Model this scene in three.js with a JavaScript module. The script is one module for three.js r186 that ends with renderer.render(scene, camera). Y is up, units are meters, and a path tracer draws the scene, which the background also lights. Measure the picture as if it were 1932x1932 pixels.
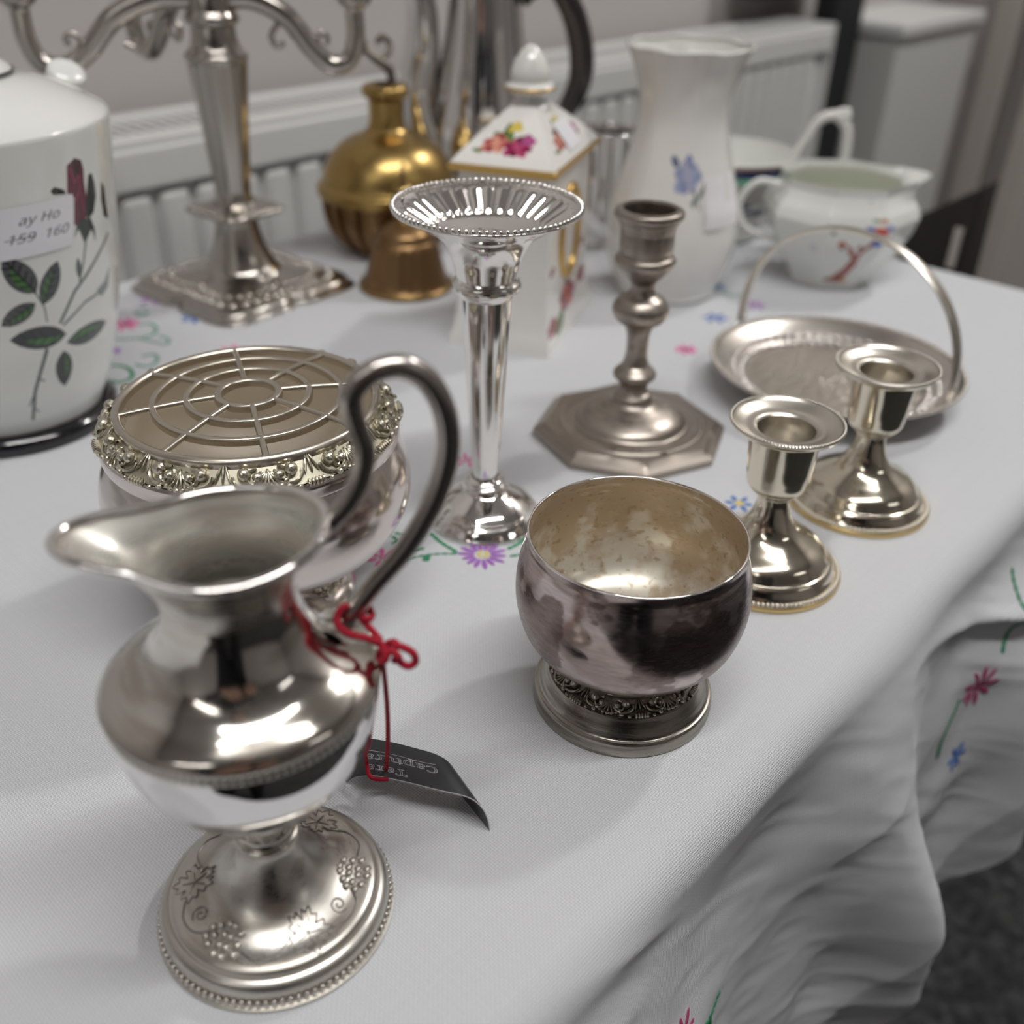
import * as THREE from 'three';
import { mergeGeometries, mergeVertices, toCreasedNormals } from 'three/addons/utils/BufferGeometryUtils.js';
import { RoundedBoxGeometry } from 'three/addons/geometries/RoundedBoxGeometry.js';
import { MarchingCubes } from 'three/addons/objects/MarchingCubes.js';
import { RectAreaLightUniformsLib } from 'three/addons/lights/RectAreaLightUniformsLib.js';

// ------------------------------------------------------------------ camera, light, exposure
const T = 0.72;                    // table top height
const scene = new THREE.Scene();
scene.background = new THREE.Color(0x000000);
const FPX = 1920, PITCH = THREE.MathUtils.degToRad(32.3), ROLL = THREE.MathUtils.degToRad(1.5), YAW = THREE.MathUtils.degToRad(48.5);
const CAMH = 0.23;
const camera = new THREE.PerspectiveCamera(2 * Math.atan(966 / FPX) * 180 / Math.PI, 1, 0.02, 30);
const RX = new THREE.Vector3(Math.cos(YAW), 0, Math.sin(YAW));            // camera's horizontal right
const FH = new THREE.Vector3(Math.sin(YAW), 0, -Math.cos(YAW));           // camera's horizontal forward
const FW = FH.clone().multiplyScalar(Math.cos(PITCH)).add(new THREE.Vector3(0, -Math.sin(PITCH), 0));
const U0 = new THREE.Vector3().crossVectors(RX, FW);
const CR = RX.clone().multiplyScalar(Math.cos(ROLL)).addScaledVector(U0, Math.sin(ROLL));
const CU = RX.clone().multiplyScalar(-Math.sin(ROLL)).addScaledVector(U0, Math.cos(ROLL));
camera.position.set(0, T + CAMH, 0);
camera.up.copy(CU);
camera.lookAt(camera.position.clone().add(FW));
camera.focus = 0.305;
camera.userData.fStop = 7.5;
scene.add(camera);
const renderer = new THREE.WebGLRenderer();
renderer.toneMapping = THREE.LinearToneMapping;
renderer.toneMappingExposure = 0.86;
renderer.shadowMap.enabled = true;
RectAreaLightUniformsLib.init();

// pixel of the photograph (1932 x 1932) -> points
const rayDir = (px, py) => FW.clone().addScaledVector(CR, (px - 966) / FPX).addScaledVector(CU, -(py - 966) / FPX);
const onTable = (px, py, h = 0) => { const d = rayDir(px, py); return camera.position.clone().addScaledVector(d, (T + h - camera.position.y) / d.y); };
const atDepth = (px, py, z) => camera.position.clone().addScaledVector(rayDir(px, py), z);
const onZ = (px, py, z) => { const d = rayDir(px, py); return camera.position.clone().addScaledVector(d, z / d.z); };
const onX = (px, py, x) => { const d = rayDir(px, py); return camera.position.clone().addScaledVector(d, x / d.x); };

// ------------------------------------------------------------------ helpers
let seed = 7;
const rnd = () => { seed = (seed * 1664525 + 1013904223) >>> 0; return seed / 4294967296; };
const hash = (x, y, s = 0) => { let h = (x * 374761393 + y * 668265263 + s * 2147483647) | 0; h = Math.imul(h ^ (h >>> 13), 1274126177); h ^= h >>> 16; return (h >>> 0) / 4294967296; };
const mod = (a, n) => ((a % n) + n) % n;
function vnoise(x, y, per, s = 0) {       // value noise, tiling every `per` cells
  const xi = Math.floor(x), yi = Math.floor(y), fx = x - xi, fy = y - yi;
  const u = fx * fx * (3 - 2 * fx), v = fy * fy * (3 - 2 * fy);
  const g = (i, j) => hash(mod(i, per), mod(j, per), s);
  return (g(xi, yi) * (1 - u) + g(xi + 1, yi) * u) * (1 - v) + (g(xi, yi + 1) * (1 - u) + g(xi + 1, yi + 1) * u) * v;
}
function fbm(x, y, base, oct, s = 0) {     // x,y in 0..1, tiles
  let a = 0.5, sum = 0, n = 0, f = base;
  for (let i = 0; i < oct; i++) { sum += a * vnoise(x * f, y * f, f, s + i); n += a; a *= 0.5; f *= 2; }
  return sum / n;
}
const clamp = (x, a = 0, b = 1) => Math.min(b, Math.max(a, x));
const lerp = (a, b, t) => a + (b - a) * t;
const sstep = (a, b, x) => { const t = clamp((x - a) / (b - a)); return t * t * (3 - 2 * t); };
function dataTex(n, fn, srgb, rep = [1, 1]) {
  const d = new Uint8Array(n * n * 4);
  for (let j = 0; j < n; j++) for (let i = 0; i < n; i++) {
    const c = fn(i / n, j / n); const k = 4 * (j * n + i);
    if (typeof c === 'number') d[k] = d[k + 1] = d[k + 2] = clamp(c) * 255; else { d[k] = clamp(c[0]) * 255; d[k + 1] = clamp(c[1]) * 255; d[k + 2] = clamp(c[2]) * 255; }
    d[k + 3] = 255;
  }
  const t = new THREE.DataTexture(d, n, n);
  t.wrapS = t.wrapT = THREE.RepeatWrapping; t.magFilter = THREE.LinearFilter; t.minFilter = THREE.LinearMipmapLinearFilter; t.generateMipmaps = true;
  if (srgb) t.colorSpace = THREE.SRGBColorSpace;
  t.repeat.set(rep[0], rep[1]); t.needsUpdate = true;
  return t;
}
function canvasTex(w, h, draw) {
  const c = document.createElement('canvas'); c.width = w; c.height = h;
  draw(c.getContext('2d'), w, h);
  const t = new THREE.CanvasTexture(c); t.colorSpace = THREE.SRGBColorSpace; return t;
}
const names = {};
function numbered(n) { names[n] = (names[n] ?? -1) + 1; return names[n] ? `${n}_${String(names[n]).padStart(3, '0')}` : n; }
function shadows(o) { o.traverse((m) => { if (m.isMesh) { m.castShadow = true; m.receiveShadow = true; } }); }
function thing(name, label, category, pos = [0, 0, 0], turn = 0, group) {
  const o = new THREE.Group(); o.name = numbered(name); o.position.set(...pos); o.rotation.y = turn;
  o.userData = { label, category }; if (group) o.userData.group = group;
  scene.add(o); return o;
}
function part(name, geo, mat, parent, label) {
  const g = Array.isArray(geo) ? merge(geo) : geo;
  const m = new THREE.Mesh(g, mat); m.name = name; m.castShadow = m.receiveShadow = true;
  if (label) m.userData.label = label;
  parent.add(m); return m;
}
function tagged(name, geo, mat, label, category, group) {
  const m = part(numbered(name), geo, mat, scene); m.userData = { label, category }; if (group) m.userData.group = group; return m;
}
function struct(name, geo, mat, label) { const m = part(name, geo, mat, scene); m.userData = { kind: 'structure' }; if (label) m.userData.label = label; return m; }
function merge(list) {
  const L = list.map((g) => { const q = g.index ? g.toNonIndexed() : g; for (const k of Object.keys(q.attributes)) if (!['position', 'normal', 'uv', 'color'].includes(k)) q.deleteAttribute(k); return q; });
  const col = L.every((g) => g.attributes.color);
  if (!col) L.forEach((g) => g.deleteAttribute('color'));
  return mergeGeometries(L);
}
const MM = 0.001;
// crease at mm scale (the helper compares positions to 1/100 of a unit)
function creased(g, ang) { g.scale(1000, 1000, 1000); const r = toCreasedNormals(g, ang); r.scale(MM, MM, MM); return r; }
function smoothPts(pts, sub = 6) {
  if (pts.length < 3) return pts.map((p) => new THREE.Vector2(p[0] * MM, p[1] * MM));
  const c = new THREE.CatmullRomCurve3(pts.map((p) => new THREE.Vector3(p[0], p[1], 0)), false, 'centripetal');
  return c.getPoints((pts.length - 1) * sub).map((p) => new THREE.Vector2(Math.max(p.x, 0) * MM, p.y * MM));
}
// lathe from several profile sections in mm ([radius, height]); sections meet in creases
function lathe(sections, seg = 96, sub = 6) {
  return merge(sections.map((s) => new THREE.LatheGeometry(smoothPts(s, sub), seg)));
}
// surface from a function (u, v) -> [x, y, z] in mm
function surf(nu, nv, fn, closed = false) {
  const pos = [], uv = [], idx = [];
  for (let j = 0; j <= nv; j++) for (let i = 0; i <= nu; i++) { const p = fn(i / nu, j / nv); pos.push(p[0] * MM, p[1] * MM, p[2] * MM); uv.push(i / nu, j / nv); }
  for (let j = 0; j < nv; j++) for (let i = 0; i < nu; i++) { const a = j * (nu + 1) + i, b = a + 1, c = a + nu + 1, d = c + 1; idx.push(a, b, d, a, d, c); }
  const g = new THREE.BufferGeometry();
  g.setAttribute('position', new THREE.Float32BufferAttribute(pos, 3)); g.setAttribute('uv', new THREE.Float32BufferAttribute(uv, 2)); g.setIndex(idx);
  g.computeVertexNormals();
  if (closed) { const n = g.attributes.normal; for (let j = 0; j <= nv; j++) { const a = j * (nu + 1), b = a + nu; const v = new THREE.Vector3(n.getX(a) + n.getX(b), n.getY(a) + n.getY(b), n.getZ(a) + n.getZ(b)).normalize(); n.setXYZ(a, v.x, v.y, v.z); n.setXYZ(b, v.x, v.y, v.z); } }
  return g;
}
// surface of revolution whose radius / height may vary with the angle: rings is a list of functions a -> [r, h] (mm)
function loft(rings, nu = 96, sub = 4) {
  const n = rings.length - 1;
  return surf(nu, n * sub, (u, v) => {
    const a = -u * Math.PI * 2, t = v * n, i = Math.min(n - 1, Math.floor(t)), f = t - i;
    const P = [Math.max(0, i - 1), i, i + 1, Math.min(n, i + 2)].map((k) => rings[k](a));
    const cr = (k) => 0.5 * (2 * P[1][k] + (P[2][k] - P[0][k]) * f + (2 * P[0][k] - 5 * P[1][k] + 4 * P[2][k] - P[3][k]) * f * f + (3 * P[1][k] - P[0][k] - 3 * P[2][k] + P[3][k]) * f * f * f);
    const r = sub === 1 ? lerp(P[1][0], P[2][0], f) : cr(0), h = sub === 1 ? lerp(P[1][1], P[2][1], f) : cr(1);
    return [Math.cos(a) * r, h, Math.sin(a) * r];
  }, true);
}
function tube(pts, r, seg = 64, rad = 12, closed = false) {       // pts in mm
  const c = new THREE.CatmullRomCurve3(pts.map((p) => (p.isVector3 ? p.clone() : new THREE.Vector3(...p).multiplyScalar(MM))), closed, 'centripetal');
  if (typeof r === 'number') return new THREE.TubeGeometry(c, seg, r * MM, rad, closed);
  const g = new THREE.TubeGeometry(c, seg, 1, rad, closed), p = g.attributes.position;   // varying radius
  for (let i = 0; i <= seg; i++) { const o = c.getPointAt(i / seg), k = r(i / seg) * MM; for (let j = 0; j <= rad; j++) { const q = i * (rad + 1) + j; p.setXYZ(q, o.x + (p.getX(q) - o.x) * k, o.y + (p.getY(q) - o.y) * k, o.z + (p.getZ(q) - o.z) * k); } }
  return g;
}
const sph = (x, y, z, rx, ry = rx, rz = rx, w = 10, h = 7) => { const g = new THREE.SphereGeometry(1, w, h); g.scale(rx * MM, ry * MM, rz * MM); g.translate(x * MM, y * MM, z * MM); return g; };
const torus = (r, t, h, seg = 72, rad = 8) => { const g = new THREE.TorusGeometry(r * MM, t * MM, rad, seg); g.rotateX(Math.PI / 2); g.translate(0, h * MM, 0); return g; };
const box = (x0, x1, y0, y1, z0, z1) => { const g = new THREE.BoxGeometry(x1 - x0, y1 - y0, z1 - z0); g.translate((x0 + x1) / 2, (y0 + y1) / 2, (z0 + z1) / 2); return g; };
const rbox = (x0, x1, y0, y1, z0, z1, r = 0.003, s = 2) => { const g = new RoundedBoxGeometry(x1 - x0, y1 - y0, z1 - z0, s, r); g.translate((x0 + x1) / 2, (y0 + y1) / 2, (z0 + z1) / 2); return g; };
function beads(r, h, n, br, hy = br) { const out = []; for (let i = 0; i < n; i++) { const a = i / n * Math.PI * 2; out.push(sph(Math.cos(a) * r, h, Math.sin(a) * r, br, hy, br, 8, 6)); } return merge(out); }
function stuff(m) { m.userData.kind = 'stuff'; return m; }
function tint(g, c) { const n = g.attributes.position.count, a = new Float32Array(n * 3); for (let i = 0; i < n; i++) { a[3 * i] = c.r; a[3 * i + 1] = c.g; a[3 * i + 2] = c.b; } g.setAttribute('color', new THREE.BufferAttribute(a, 3)); return g; }

// ------------------------------------------------------------------ materials
const lin = (r, g, b) => new THREE.Color().setRGB(r, g, b);
const std = (o) => new THREE.MeshStandardMaterial(o);
const phys = (o) => new THREE.MeshPhysicalMaterial(o);
// tarnish: fine + coarse grain, used as roughness and tint
const grainR = dataTex(256, (u, v) => 0.55 + 0.5 * (fbm(u, v, 6, 5, 3) - 0.5) + 0.22 * (fbm(u, v, 48, 3, 9) - 0.5), false);
const blot = (c0, c1, c2, s, base = 4) => dataTex(256, (u, v) => { const a = sstep(0.38, 0.62, fbm(u, v, base, 5, s)), b = sstep(0.5, 0.72, fbm(u, v, base * 2, 4, s + 20)); return [0, 1, 2].map((k) => lerp(lerp(c0[k], c1[k], a), c2[k], b * 0.7)); }, true);
const silverMap = blot([0.93, 0.92, 0.90], [0.89, 0.87, 0.84], [0.80, 0.77, 0.73], 31);
const pewterMap = blot([0.68, 0.645, 0.61], [0.63, 0.595, 0.56], [0.57, 0.535, 0.50], 41);
const M = {};
M.bright = std({ color: lin(0.86, 0.84, 0.81), metalness: 1, roughness: 0.07 });
M.mirror = std({ color: lin(0.80, 0.79, 0.78), metalness: 1, roughness: 0.05 });
M.silver = std({ color: lin(0.8, 0.79, 0.77), map: silverMap, metalness: 1, roughness: 0.46, roughnessMap: grainR });
M.footSilver = std({ color: lin(0.72, 0.71, 0.69), map: silverMap, metalness: 1, roughness: 0.62, roughnessMap: grainR });
M.satin = std({ color: lin(0.82, 0.81, 0.79), map: silverMap, metalness: 1, roughness: 0.21, roughnessMap: grainR });
M.handle = std({ color: lin(0.52, 0.48, 0.45), metalness: 1, roughness: 0.24 });
M.inside = std({ map: blot([0.80, 0.79, 0.76], [0.74, 0.71, 0.67], [0.68, 0.69, 0.65], 51), metalness: 0.55, roughness: 0.6, roughnessMap: grainR });
M.engrave = std({ color: lin(0.30, 0.28, 0.26), metalness: 1, roughness: 0.3 });
M.relief = std({ color: lin(0.66, 0.62, 0.51), metalness: 1, roughness: 0.26 });
M.reliefGround = std({ color: lin(0.52, 0.49, 0.39), metalness: 0.9, roughness: 0.42 });
M.roseBody = std({ color: lin(0.72, 0.66, 0.63), metalness: 1, roughness: 0.16, roughnessMap: null });
M.roseInside = std({ color: lin(0.75, 0.69, 0.60), metalness: 0.3, roughness: 0.5 });
M.grille = std({ color: lin(0.62, 0.57, 0.49), metalness: 1, roughness: 0.3 });
const bowlOutMap = dataTex(512, (u, v) => { const n = fbm(u * 3, v, 4, 6, 61), m = fbm(u * 3, v, 5, 5, 67), sc = fbm(u, v, 64, 2, 5); const a = sstep(0.40, 0.58, n), b = sstep(0.52, 0.60, m) * 0.75; return [0, 1, 2].map((k) => lerp(lerp([0.80, 0.75, 0.74][k], [0.68, 0.62, 0.60][k], a), [0.47, 0.41, 0.39][k], b) + 0.10 * (sc - 0.5)); }, true);
const bowlOutRough = dataTex(512, (u, v) => 0.36 + 0.5 * (fbm(u * 3, v, 5, 5, 67) - 0.42) + 0.22 * (fbm(u, v, 128, 2, 15) - 0.5) + (vnoise(u * 9, v * 260, 1024, 8) > 0.93 ? 0.2 : 0), false);
M.bowlOut = std({ map: bowlOutMap, metalness: 1, roughness: 0.55, roughnessMap: bowlOutRough });
// old brown staining inside the sugar bowl, with ragged outlines, and a dark spot on its floor
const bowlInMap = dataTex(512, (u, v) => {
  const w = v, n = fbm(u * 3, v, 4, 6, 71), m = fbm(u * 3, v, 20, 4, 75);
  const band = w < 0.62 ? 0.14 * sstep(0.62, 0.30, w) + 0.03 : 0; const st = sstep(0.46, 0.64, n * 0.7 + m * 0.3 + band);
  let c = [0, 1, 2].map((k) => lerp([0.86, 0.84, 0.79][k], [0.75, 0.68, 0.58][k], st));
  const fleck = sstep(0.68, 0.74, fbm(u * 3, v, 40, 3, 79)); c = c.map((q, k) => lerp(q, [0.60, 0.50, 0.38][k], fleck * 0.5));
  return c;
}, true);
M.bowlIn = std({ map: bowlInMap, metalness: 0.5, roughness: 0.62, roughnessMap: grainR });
M.stain = std({ color: lin(0.27, 0.20, 0.14), roughness: 0.7, metalness: 0.2 });
M.bowlFoot = std({ map: blot([0.70, 0.68, 0.64], [0.62, 0.60, 0.56], [0.46, 0.44, 0.42], 81, 5), metalness: 1, roughness: 0.5, roughnessMap: grainR });
M.reliefDark = std({ color: lin(0.44, 0.42, 0.36), metalness: 1, roughness: 0.32 });
M.pewter = std({ map: pewterMap, metalness: 1, roughness: 0.72, roughnessMap: grainR });
M.champagne = std({ color: lin(0.76, 0.70, 0.58), metalness: 1, roughness: 0.13 });
M.champagneSatin = std({ color: lin(0.70, 0.66, 0.59), metalness: 1, roughness: 0.3 });
M.brassEdge = std({ color: lin(0.74, 0.56, 0.27), metalness: 1, roughness: 0.28 });
M.tray = std({ color: lin(0.66, 0.62, 0.57), metalness: 1, roughness: 0.26 });
M.trayFloor = std({ color: lin(0.66, 0.60, 0.53), metalness: 1, roughness: 0.34, bumpMap: dataTex(256, (u, v) => { const x = u - 0.5, y = v - 0.5, r = Math.hypot(x, y), a = Math.atan2(y, x); return 0.5 + 0.35 * Math.sin(a * 16 + Math.sin(r * 90) * 2) * Math.sin(r * 120) + 0.3 * (fbm(u, v, 40, 2, 4) - 0.5); }, false), bumpScale: 0.0005 });
M.nickel = std({ color: lin(0.50, 0.47, 0.43), metalness: 1, roughness: 0.2 });
M.brass = std({ color: lin(0.44, 0.30, 0.11), metalness: 1, roughness: 0.3, roughnessMap: null });
M.brassDark = std({ color: lin(0.27, 0.165, 0.08), metalness: 1, roughness: 0.36 });
M.iron = std({ color: lin(0.20, 0.175, 0.15), metalness: 1, roughness: 0.38 });
M.china = phys({ color: lin(0.78, 0.79, 0.76), roughness: 0.18, clearcoat: 0.7, clearcoatRoughness: 0.06 });
M.bone = phys({ color: lin(0.77, 0.76, 0.73), roughness: 0.2, clearcoat: 0.6, clearcoatRoughness: 0.08 });
M.blackGlaze = phys({ color: lin(0.006, 0.006, 0.008), roughness: 0.12, clearcoat: 0.6, clearcoatRoughness: 0.05 });
M.gilt = std({ color: lin(0.62, 0.40, 0.13), metalness: 0.9, roughness: 0.3 });
M.red = std({ color: lin(0.36, 0.004, 0.022), roughness: 0.85 });
M.black = std({ color: lin(0.006, 0.008, 0.010), roughness: 0.75 });
M.case = std({ color: lin(0.022, 0.018, 0.015), roughness: 0.5 });
M.wallBack = std({ color: lin(0.53, 0.50, 0.49), roughness: 0.9 });
M.door = std({ color: lin(0.50, 0.47, 0.44), roughness: 0.7 });
M.trim = std({ color: lin(0.50, 0.46, 0.42), roughness: 0.6 });
M.radiator = std({ color: lin(0.68, 0.68, 0.67), roughness: 0.4 });
M.cabinet = std({ color: lin(0.56, 0.56, 0.54), roughness: 0.6 });
M.ceil = std({ color: lin(0.72, 0.71, 0.69), roughness: 0.95 });
M.paper = std({ color: lin(0.72, 0.71, 0.74), roughness: 0.8 });
M.carpet = std({ map: dataTex(512, (u, v) => { const k = 0.5 + 0.55 * (fbm(u, v, 96, 2, 5) - 0.5) + 0.3 * (hash(Math.floor(u * 512), Math.floor(v * 512), 3) - 0.5) + 0.25 * (fbm(u, v, 8, 3, 8) - 0.5); return [0.27 * k * 1.5, 0.275 * k * 1.5, 0.275 * k * 1.5]; }, true, [6, 6]), roughness: 1 });
// woven linen: thread pitch about 0.8 mm, slubs
const weaveN = 512, threads = 64;
const weave = (u, v) => {
  const x = u * threads, y = v * threads, i = Math.floor(x), j = Math.floor(y), fx = x - i - 0.5, fy = y - j - 0.5;
  const slub = (k, q, t) => 0.9 + 0.16 * hash(k, t, 77) + 0.25 * Math.max(0, vnoise(q * 16, k, 64, 5 + t) - 0.72); const sx = slub(j, u, 0), sy = slub(i, v, 1);
  const over = (i + j) & 1; const a = Math.cos(fy * Math.PI) * (over ? 1 : 0.45) * sx, b = Math.cos(fx * Math.PI) * (over ? 0.45 : 1) * sy;
  return clamp(Math.max(a, b) * 0.7);
};
const weaveBump = dataTex(weaveN, weave, false);
const weaveCol = dataTex(weaveN, (u, v) => { const w = weave(u, v); const s = 0.755 + 0.17 * w; return [s * 0.995, s * 1.003, s * 1.02]; }, true);
for (const t of [weaveBump, weaveCol]) t.repeat.set(1 / 0.052, 1 / 0.052);
M.cloth = phys({ map: weaveCol, bumpMap: weaveBump, bumpScale: 0.00042, roughness: 0.95, sheen: 0.2, sheenRoughness: 0.6, sheenColor: lin(0.6, 0.6, 0.62) });

// ------------------------------------------------------------------ the room
const XL = -2.6, XR = 2.15, ZB = -0.86, ZF = 3.2, CH = 2.5, W = 0.1;
struct('floor', box(XL - W, XR + W, -0.1, 0, ZB - W, ZF + W), M.carpet);
{ const g = scene.children.at(-1).geometry; const p = g.attributes.position, u = g.attributes.uv; for (let i = 0; i < p.count; i++) u.setXY(i, p.getX(i) / 0.8, p.getZ(i) / 0.8); }
M.carpet.map.repeat.set(1, 1);
struct('ceiling', box(XL - W, XR + W, CH, CH + 0.1, ZB - W, ZF + W), M.ceil);
struct('wall_back', box(XL - W, XR + W, 0, CH, ZB - W, ZB), M.wallBack);
struct('wall_front', box(XL - W, XR + W, 0, CH, ZF, ZF + W), M.wallBack);
struct('wall_left', box(XL - W, XL, 0, CH, ZB, ZF), M.wallBack);
struct('wall_right', box(XR, XR + W, 0, CH, ZB, ZF), M.wallBack);
struct('baseboard_back', box(XL, XR, 0, 0.09, ZB, ZB + 0.015), M.trim);
{ // door leaf and frame on the right wall
  const d = struct('door_1', rbox(XR - 0.03, XR - 0.004, 0.02, 2.0, -0.60, 0.2, 0.004), M.door);
  part('door_handle', [tube([[0, 0, 0], [-45, 0, 0], [-50, 0, -30], [-50, 0, -110]], 8, 24, 10).translate(XR - 0.03, 1.02, 0.13)], M.nickel, d);
  struct('trim_1', rbox(XR - 0.05, XR - 0.002, 0, 2.06, -0.725, -0.675, 0.004), M.trim);
  struct('trim_2', rbox(XR - 0.06, XR - 0.002, 0, 2.06, -0.635, -0.595, 0.004), M.trim);
}
// ceiling battens: glowing diffuser + area light of the same size just below it
function batten(x, z, along, len, wid, power, label) {
  const t = thing('ceiling_light', label, 'light', [x, CH, z], along, 'fluorescent battens on the ceiling');
  part('housing', rbox(-len / 2 - 0.02, len / 2 + 0.02, -0.05, -0.001, -wid / 2 - 0.015, wid / 2 + 0.015, 0.006), M.radiator, t);
  part('diffuser', rbox(-len / 2, len / 2, -0.075, -0.045, -wid / 2, wid / 2, 0.01), std({ color: 0xffffff, emissive: lin(1, 0.985, 0.965), emissiveIntensity: Math.min(power, 60) * 0.2, roughness: 0.5 }), t);
  const l = new THREE.RectAreaLight(lin(1, 0.985, 0.965), power, len, wid); l.position.set(0, -0.078, 0); l.rotation.x = -Math.PI / 2; l.name = 'lamp_light'; l.castShadow = true;
  t.add(l);
}
batten(0.10, 0.28, -0.5, 1.35, 0.065, 70, 'long ceiling batten light over the table front');
batten(1.85, 0.05, 0, 0.14, 0.14, 290, 'small square ceiling panel light near the door');
batten(-1.7, 0.10, -0.5, 1.35, 0.09, 12, 'long ceiling batten light by the left wall');
batten(1.2, 2.3, -0.5, 1.2, 0.09, 8, 'ceiling batten light near the front right corner');

// radiator under the wall
{
  const t = thing('radiator', 'white panel radiator with fluted front and top grille behind the table', 'radiator', [0, T, 0]);
  const x0 = -0.9, x1 = 1.535, zf = -0.75, top = 0.043, bot = -0.5;
  part('top_band', rbox(x0, x1, 0.010, top, zf - 0.012, zf, 0.004), M.radiator, t);
  part('front_panel', box(x0 + 0.002, x1 - 0.002, bot, 0.02, zf - 0.016, zf - 0.010), M.radiator, t);
  part('bottom_band', rbox(x0, x1, bot - 0.03, bot, zf - 0.014, zf, 0.004), M.radiator, t);
  const ribG = new RoundedBoxGeometry(0.0275, 0.50, 0.014, 3, 0.0065);
  for (let i = 0; i < 72; i++) { const x = 0.383 + 0.0167 + (i - 37) * 0.0338; if (x < x0 + 0.02 || x > x1 - 0.02) continue; const m = part('rib', ribG, M.radiator, t); m.position.set(x, -0.243, zf - 0.0095); }
  part('side_panel', rbox(x1 - 0.002, x1 + 0.004, bot - 0.03, top + 0.006, -0.835, zf + 0.001, 0.002), M.radiator, t);
  part('side_panel', rbox(x0 - 0.004, x0 + 0.002, bot - 0.03, top + 0.006, -0.835, zf + 0.001, 0.002), M.radiator, t);
  part('rear_panel', box(x0, x1, bot, top, -0.835, -0.829), M.radiator, t);
  part('grille_frame', [rbox(x0, x1, top - 0.004, top + 0.006, -0.772, -0.752, 0.002), rbox(x0, x1, top - 0.004, top + 0.008, -0.837, -0.822, 0.002)], M.radiator, t);
  const sl = []; for (let x = x0 + 0.01; x < x1; x += 0.011) sl.push(box(x, x + 0.005, top - 0.006, top + 0.004, -0.824, -0.770));
  stuff(part('grille_slats', sl, M.radiator, t));
}
// black stand at the radiator's end, white cabinet, dark cases beyond the table end
{
  const t = thing('black_stand', 'tall black upright panel between the radiator and the white cabinet', 'stand', [0, 0, 0]);
  part('upright', rbox(1.556, 1.652, 0.0, 1.5, -0.80, -0.765, 0.004), M.black, t);
  part('board', rbox(1.39, 1.60, T + 0.085, 1.5, -0.845, -0.80, 0.004), M.black, t);
  const c = thing('low_cabinet', 'low white box cabinet with flat top beyond the black stand', 'cabinet', [0, 0, 0]);
  part('body', rbox(1.672, 1.985, 0, T + 0.022, -0.858, -0.708, 0.003), M.cabinet, c);
  part('top', rbox(1.664, 1.995, T + 0.022, T + 0.042, -0.858, -0.700, 0.004), M.radiator, c);
  const k = thing('dark_case', 'dark case with a sloping top and pale tab past the table end', 'case', [0, 0, 0]);
  const s = new THREE.Shape([new THREE.Vector2(-0.345, 0), new THREE.Vector2(-0.268, 0), new THREE.Vector2(-0.285, T + 0.012), new THREE.Vector2(-0.338, T - 0.026)]);
  const g = new THREE.ExtrudeGeometry(s, { depth: 0.03, bevelEnabled: true, bevelSize: 0.003, bevelThickness: 0.003, bevelSegments: 2 }); g.rotateY(-Math.PI / 2); g.translate(0.903 + 0.03, 0, 0);
  // shape x -> world z after the turn
  part('shell', g, M.case, k);
  part('tab', rbox(0.895, 0.899, T - 0.055, T - 0.020, -0.297, -0.290, 0.001), M.trim, k);
  const n = thing('navy_bag', 'very dark navy bag standing beside the door frame', 'bag', [1.27, 0, -0.205]);
  n.scale.setScalar(0.9);
  part('bag_body', loft([() => [0.1, 0], () => [95, 2], () => [110, 60], (a) => [108 + 6 * Math.cos(3 * a), 300], (a) => [100 + 8 * Math.cos(2 * a + 1), 560], () => [70, 690], () => [0.1, 700]], 40, 4), M.black, n);
  part('bag_handle', tube([[-40, 690, 0], [-35, 745, 0], [35, 745, 0], [40, 690, 0]], 7, 24, 8), M.black, n);
}

// ------------------------------------------------------------------ table and cloth
const TX0 = -0.95, TX1 = 0.715, TZ0 = -0.605, TZ1 = -0.098;
{
  const t = thing('folding_table', 'folding trestle table hidden under the white tablecloth', 'table', [0, 0, 0]);
  part('tabletop', rbox(TX0, TX1 - 0.006, T - 0.034, T - 0.002, TZ0 + 0.006, TZ1 - 0.006, 0.006), M.trim, t);
  for (const x of [TX0 + 0.12, TX1 - 0.14]) for (const z of [TZ0 + 0.06, TZ1 - 0.08]) part('leg', new THREE.CylinderGeometry(0.0125, 0.0125, T - 0.034, 14).translate(x, (T - 0.034) / 2, z), M.case, t);
}
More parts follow.
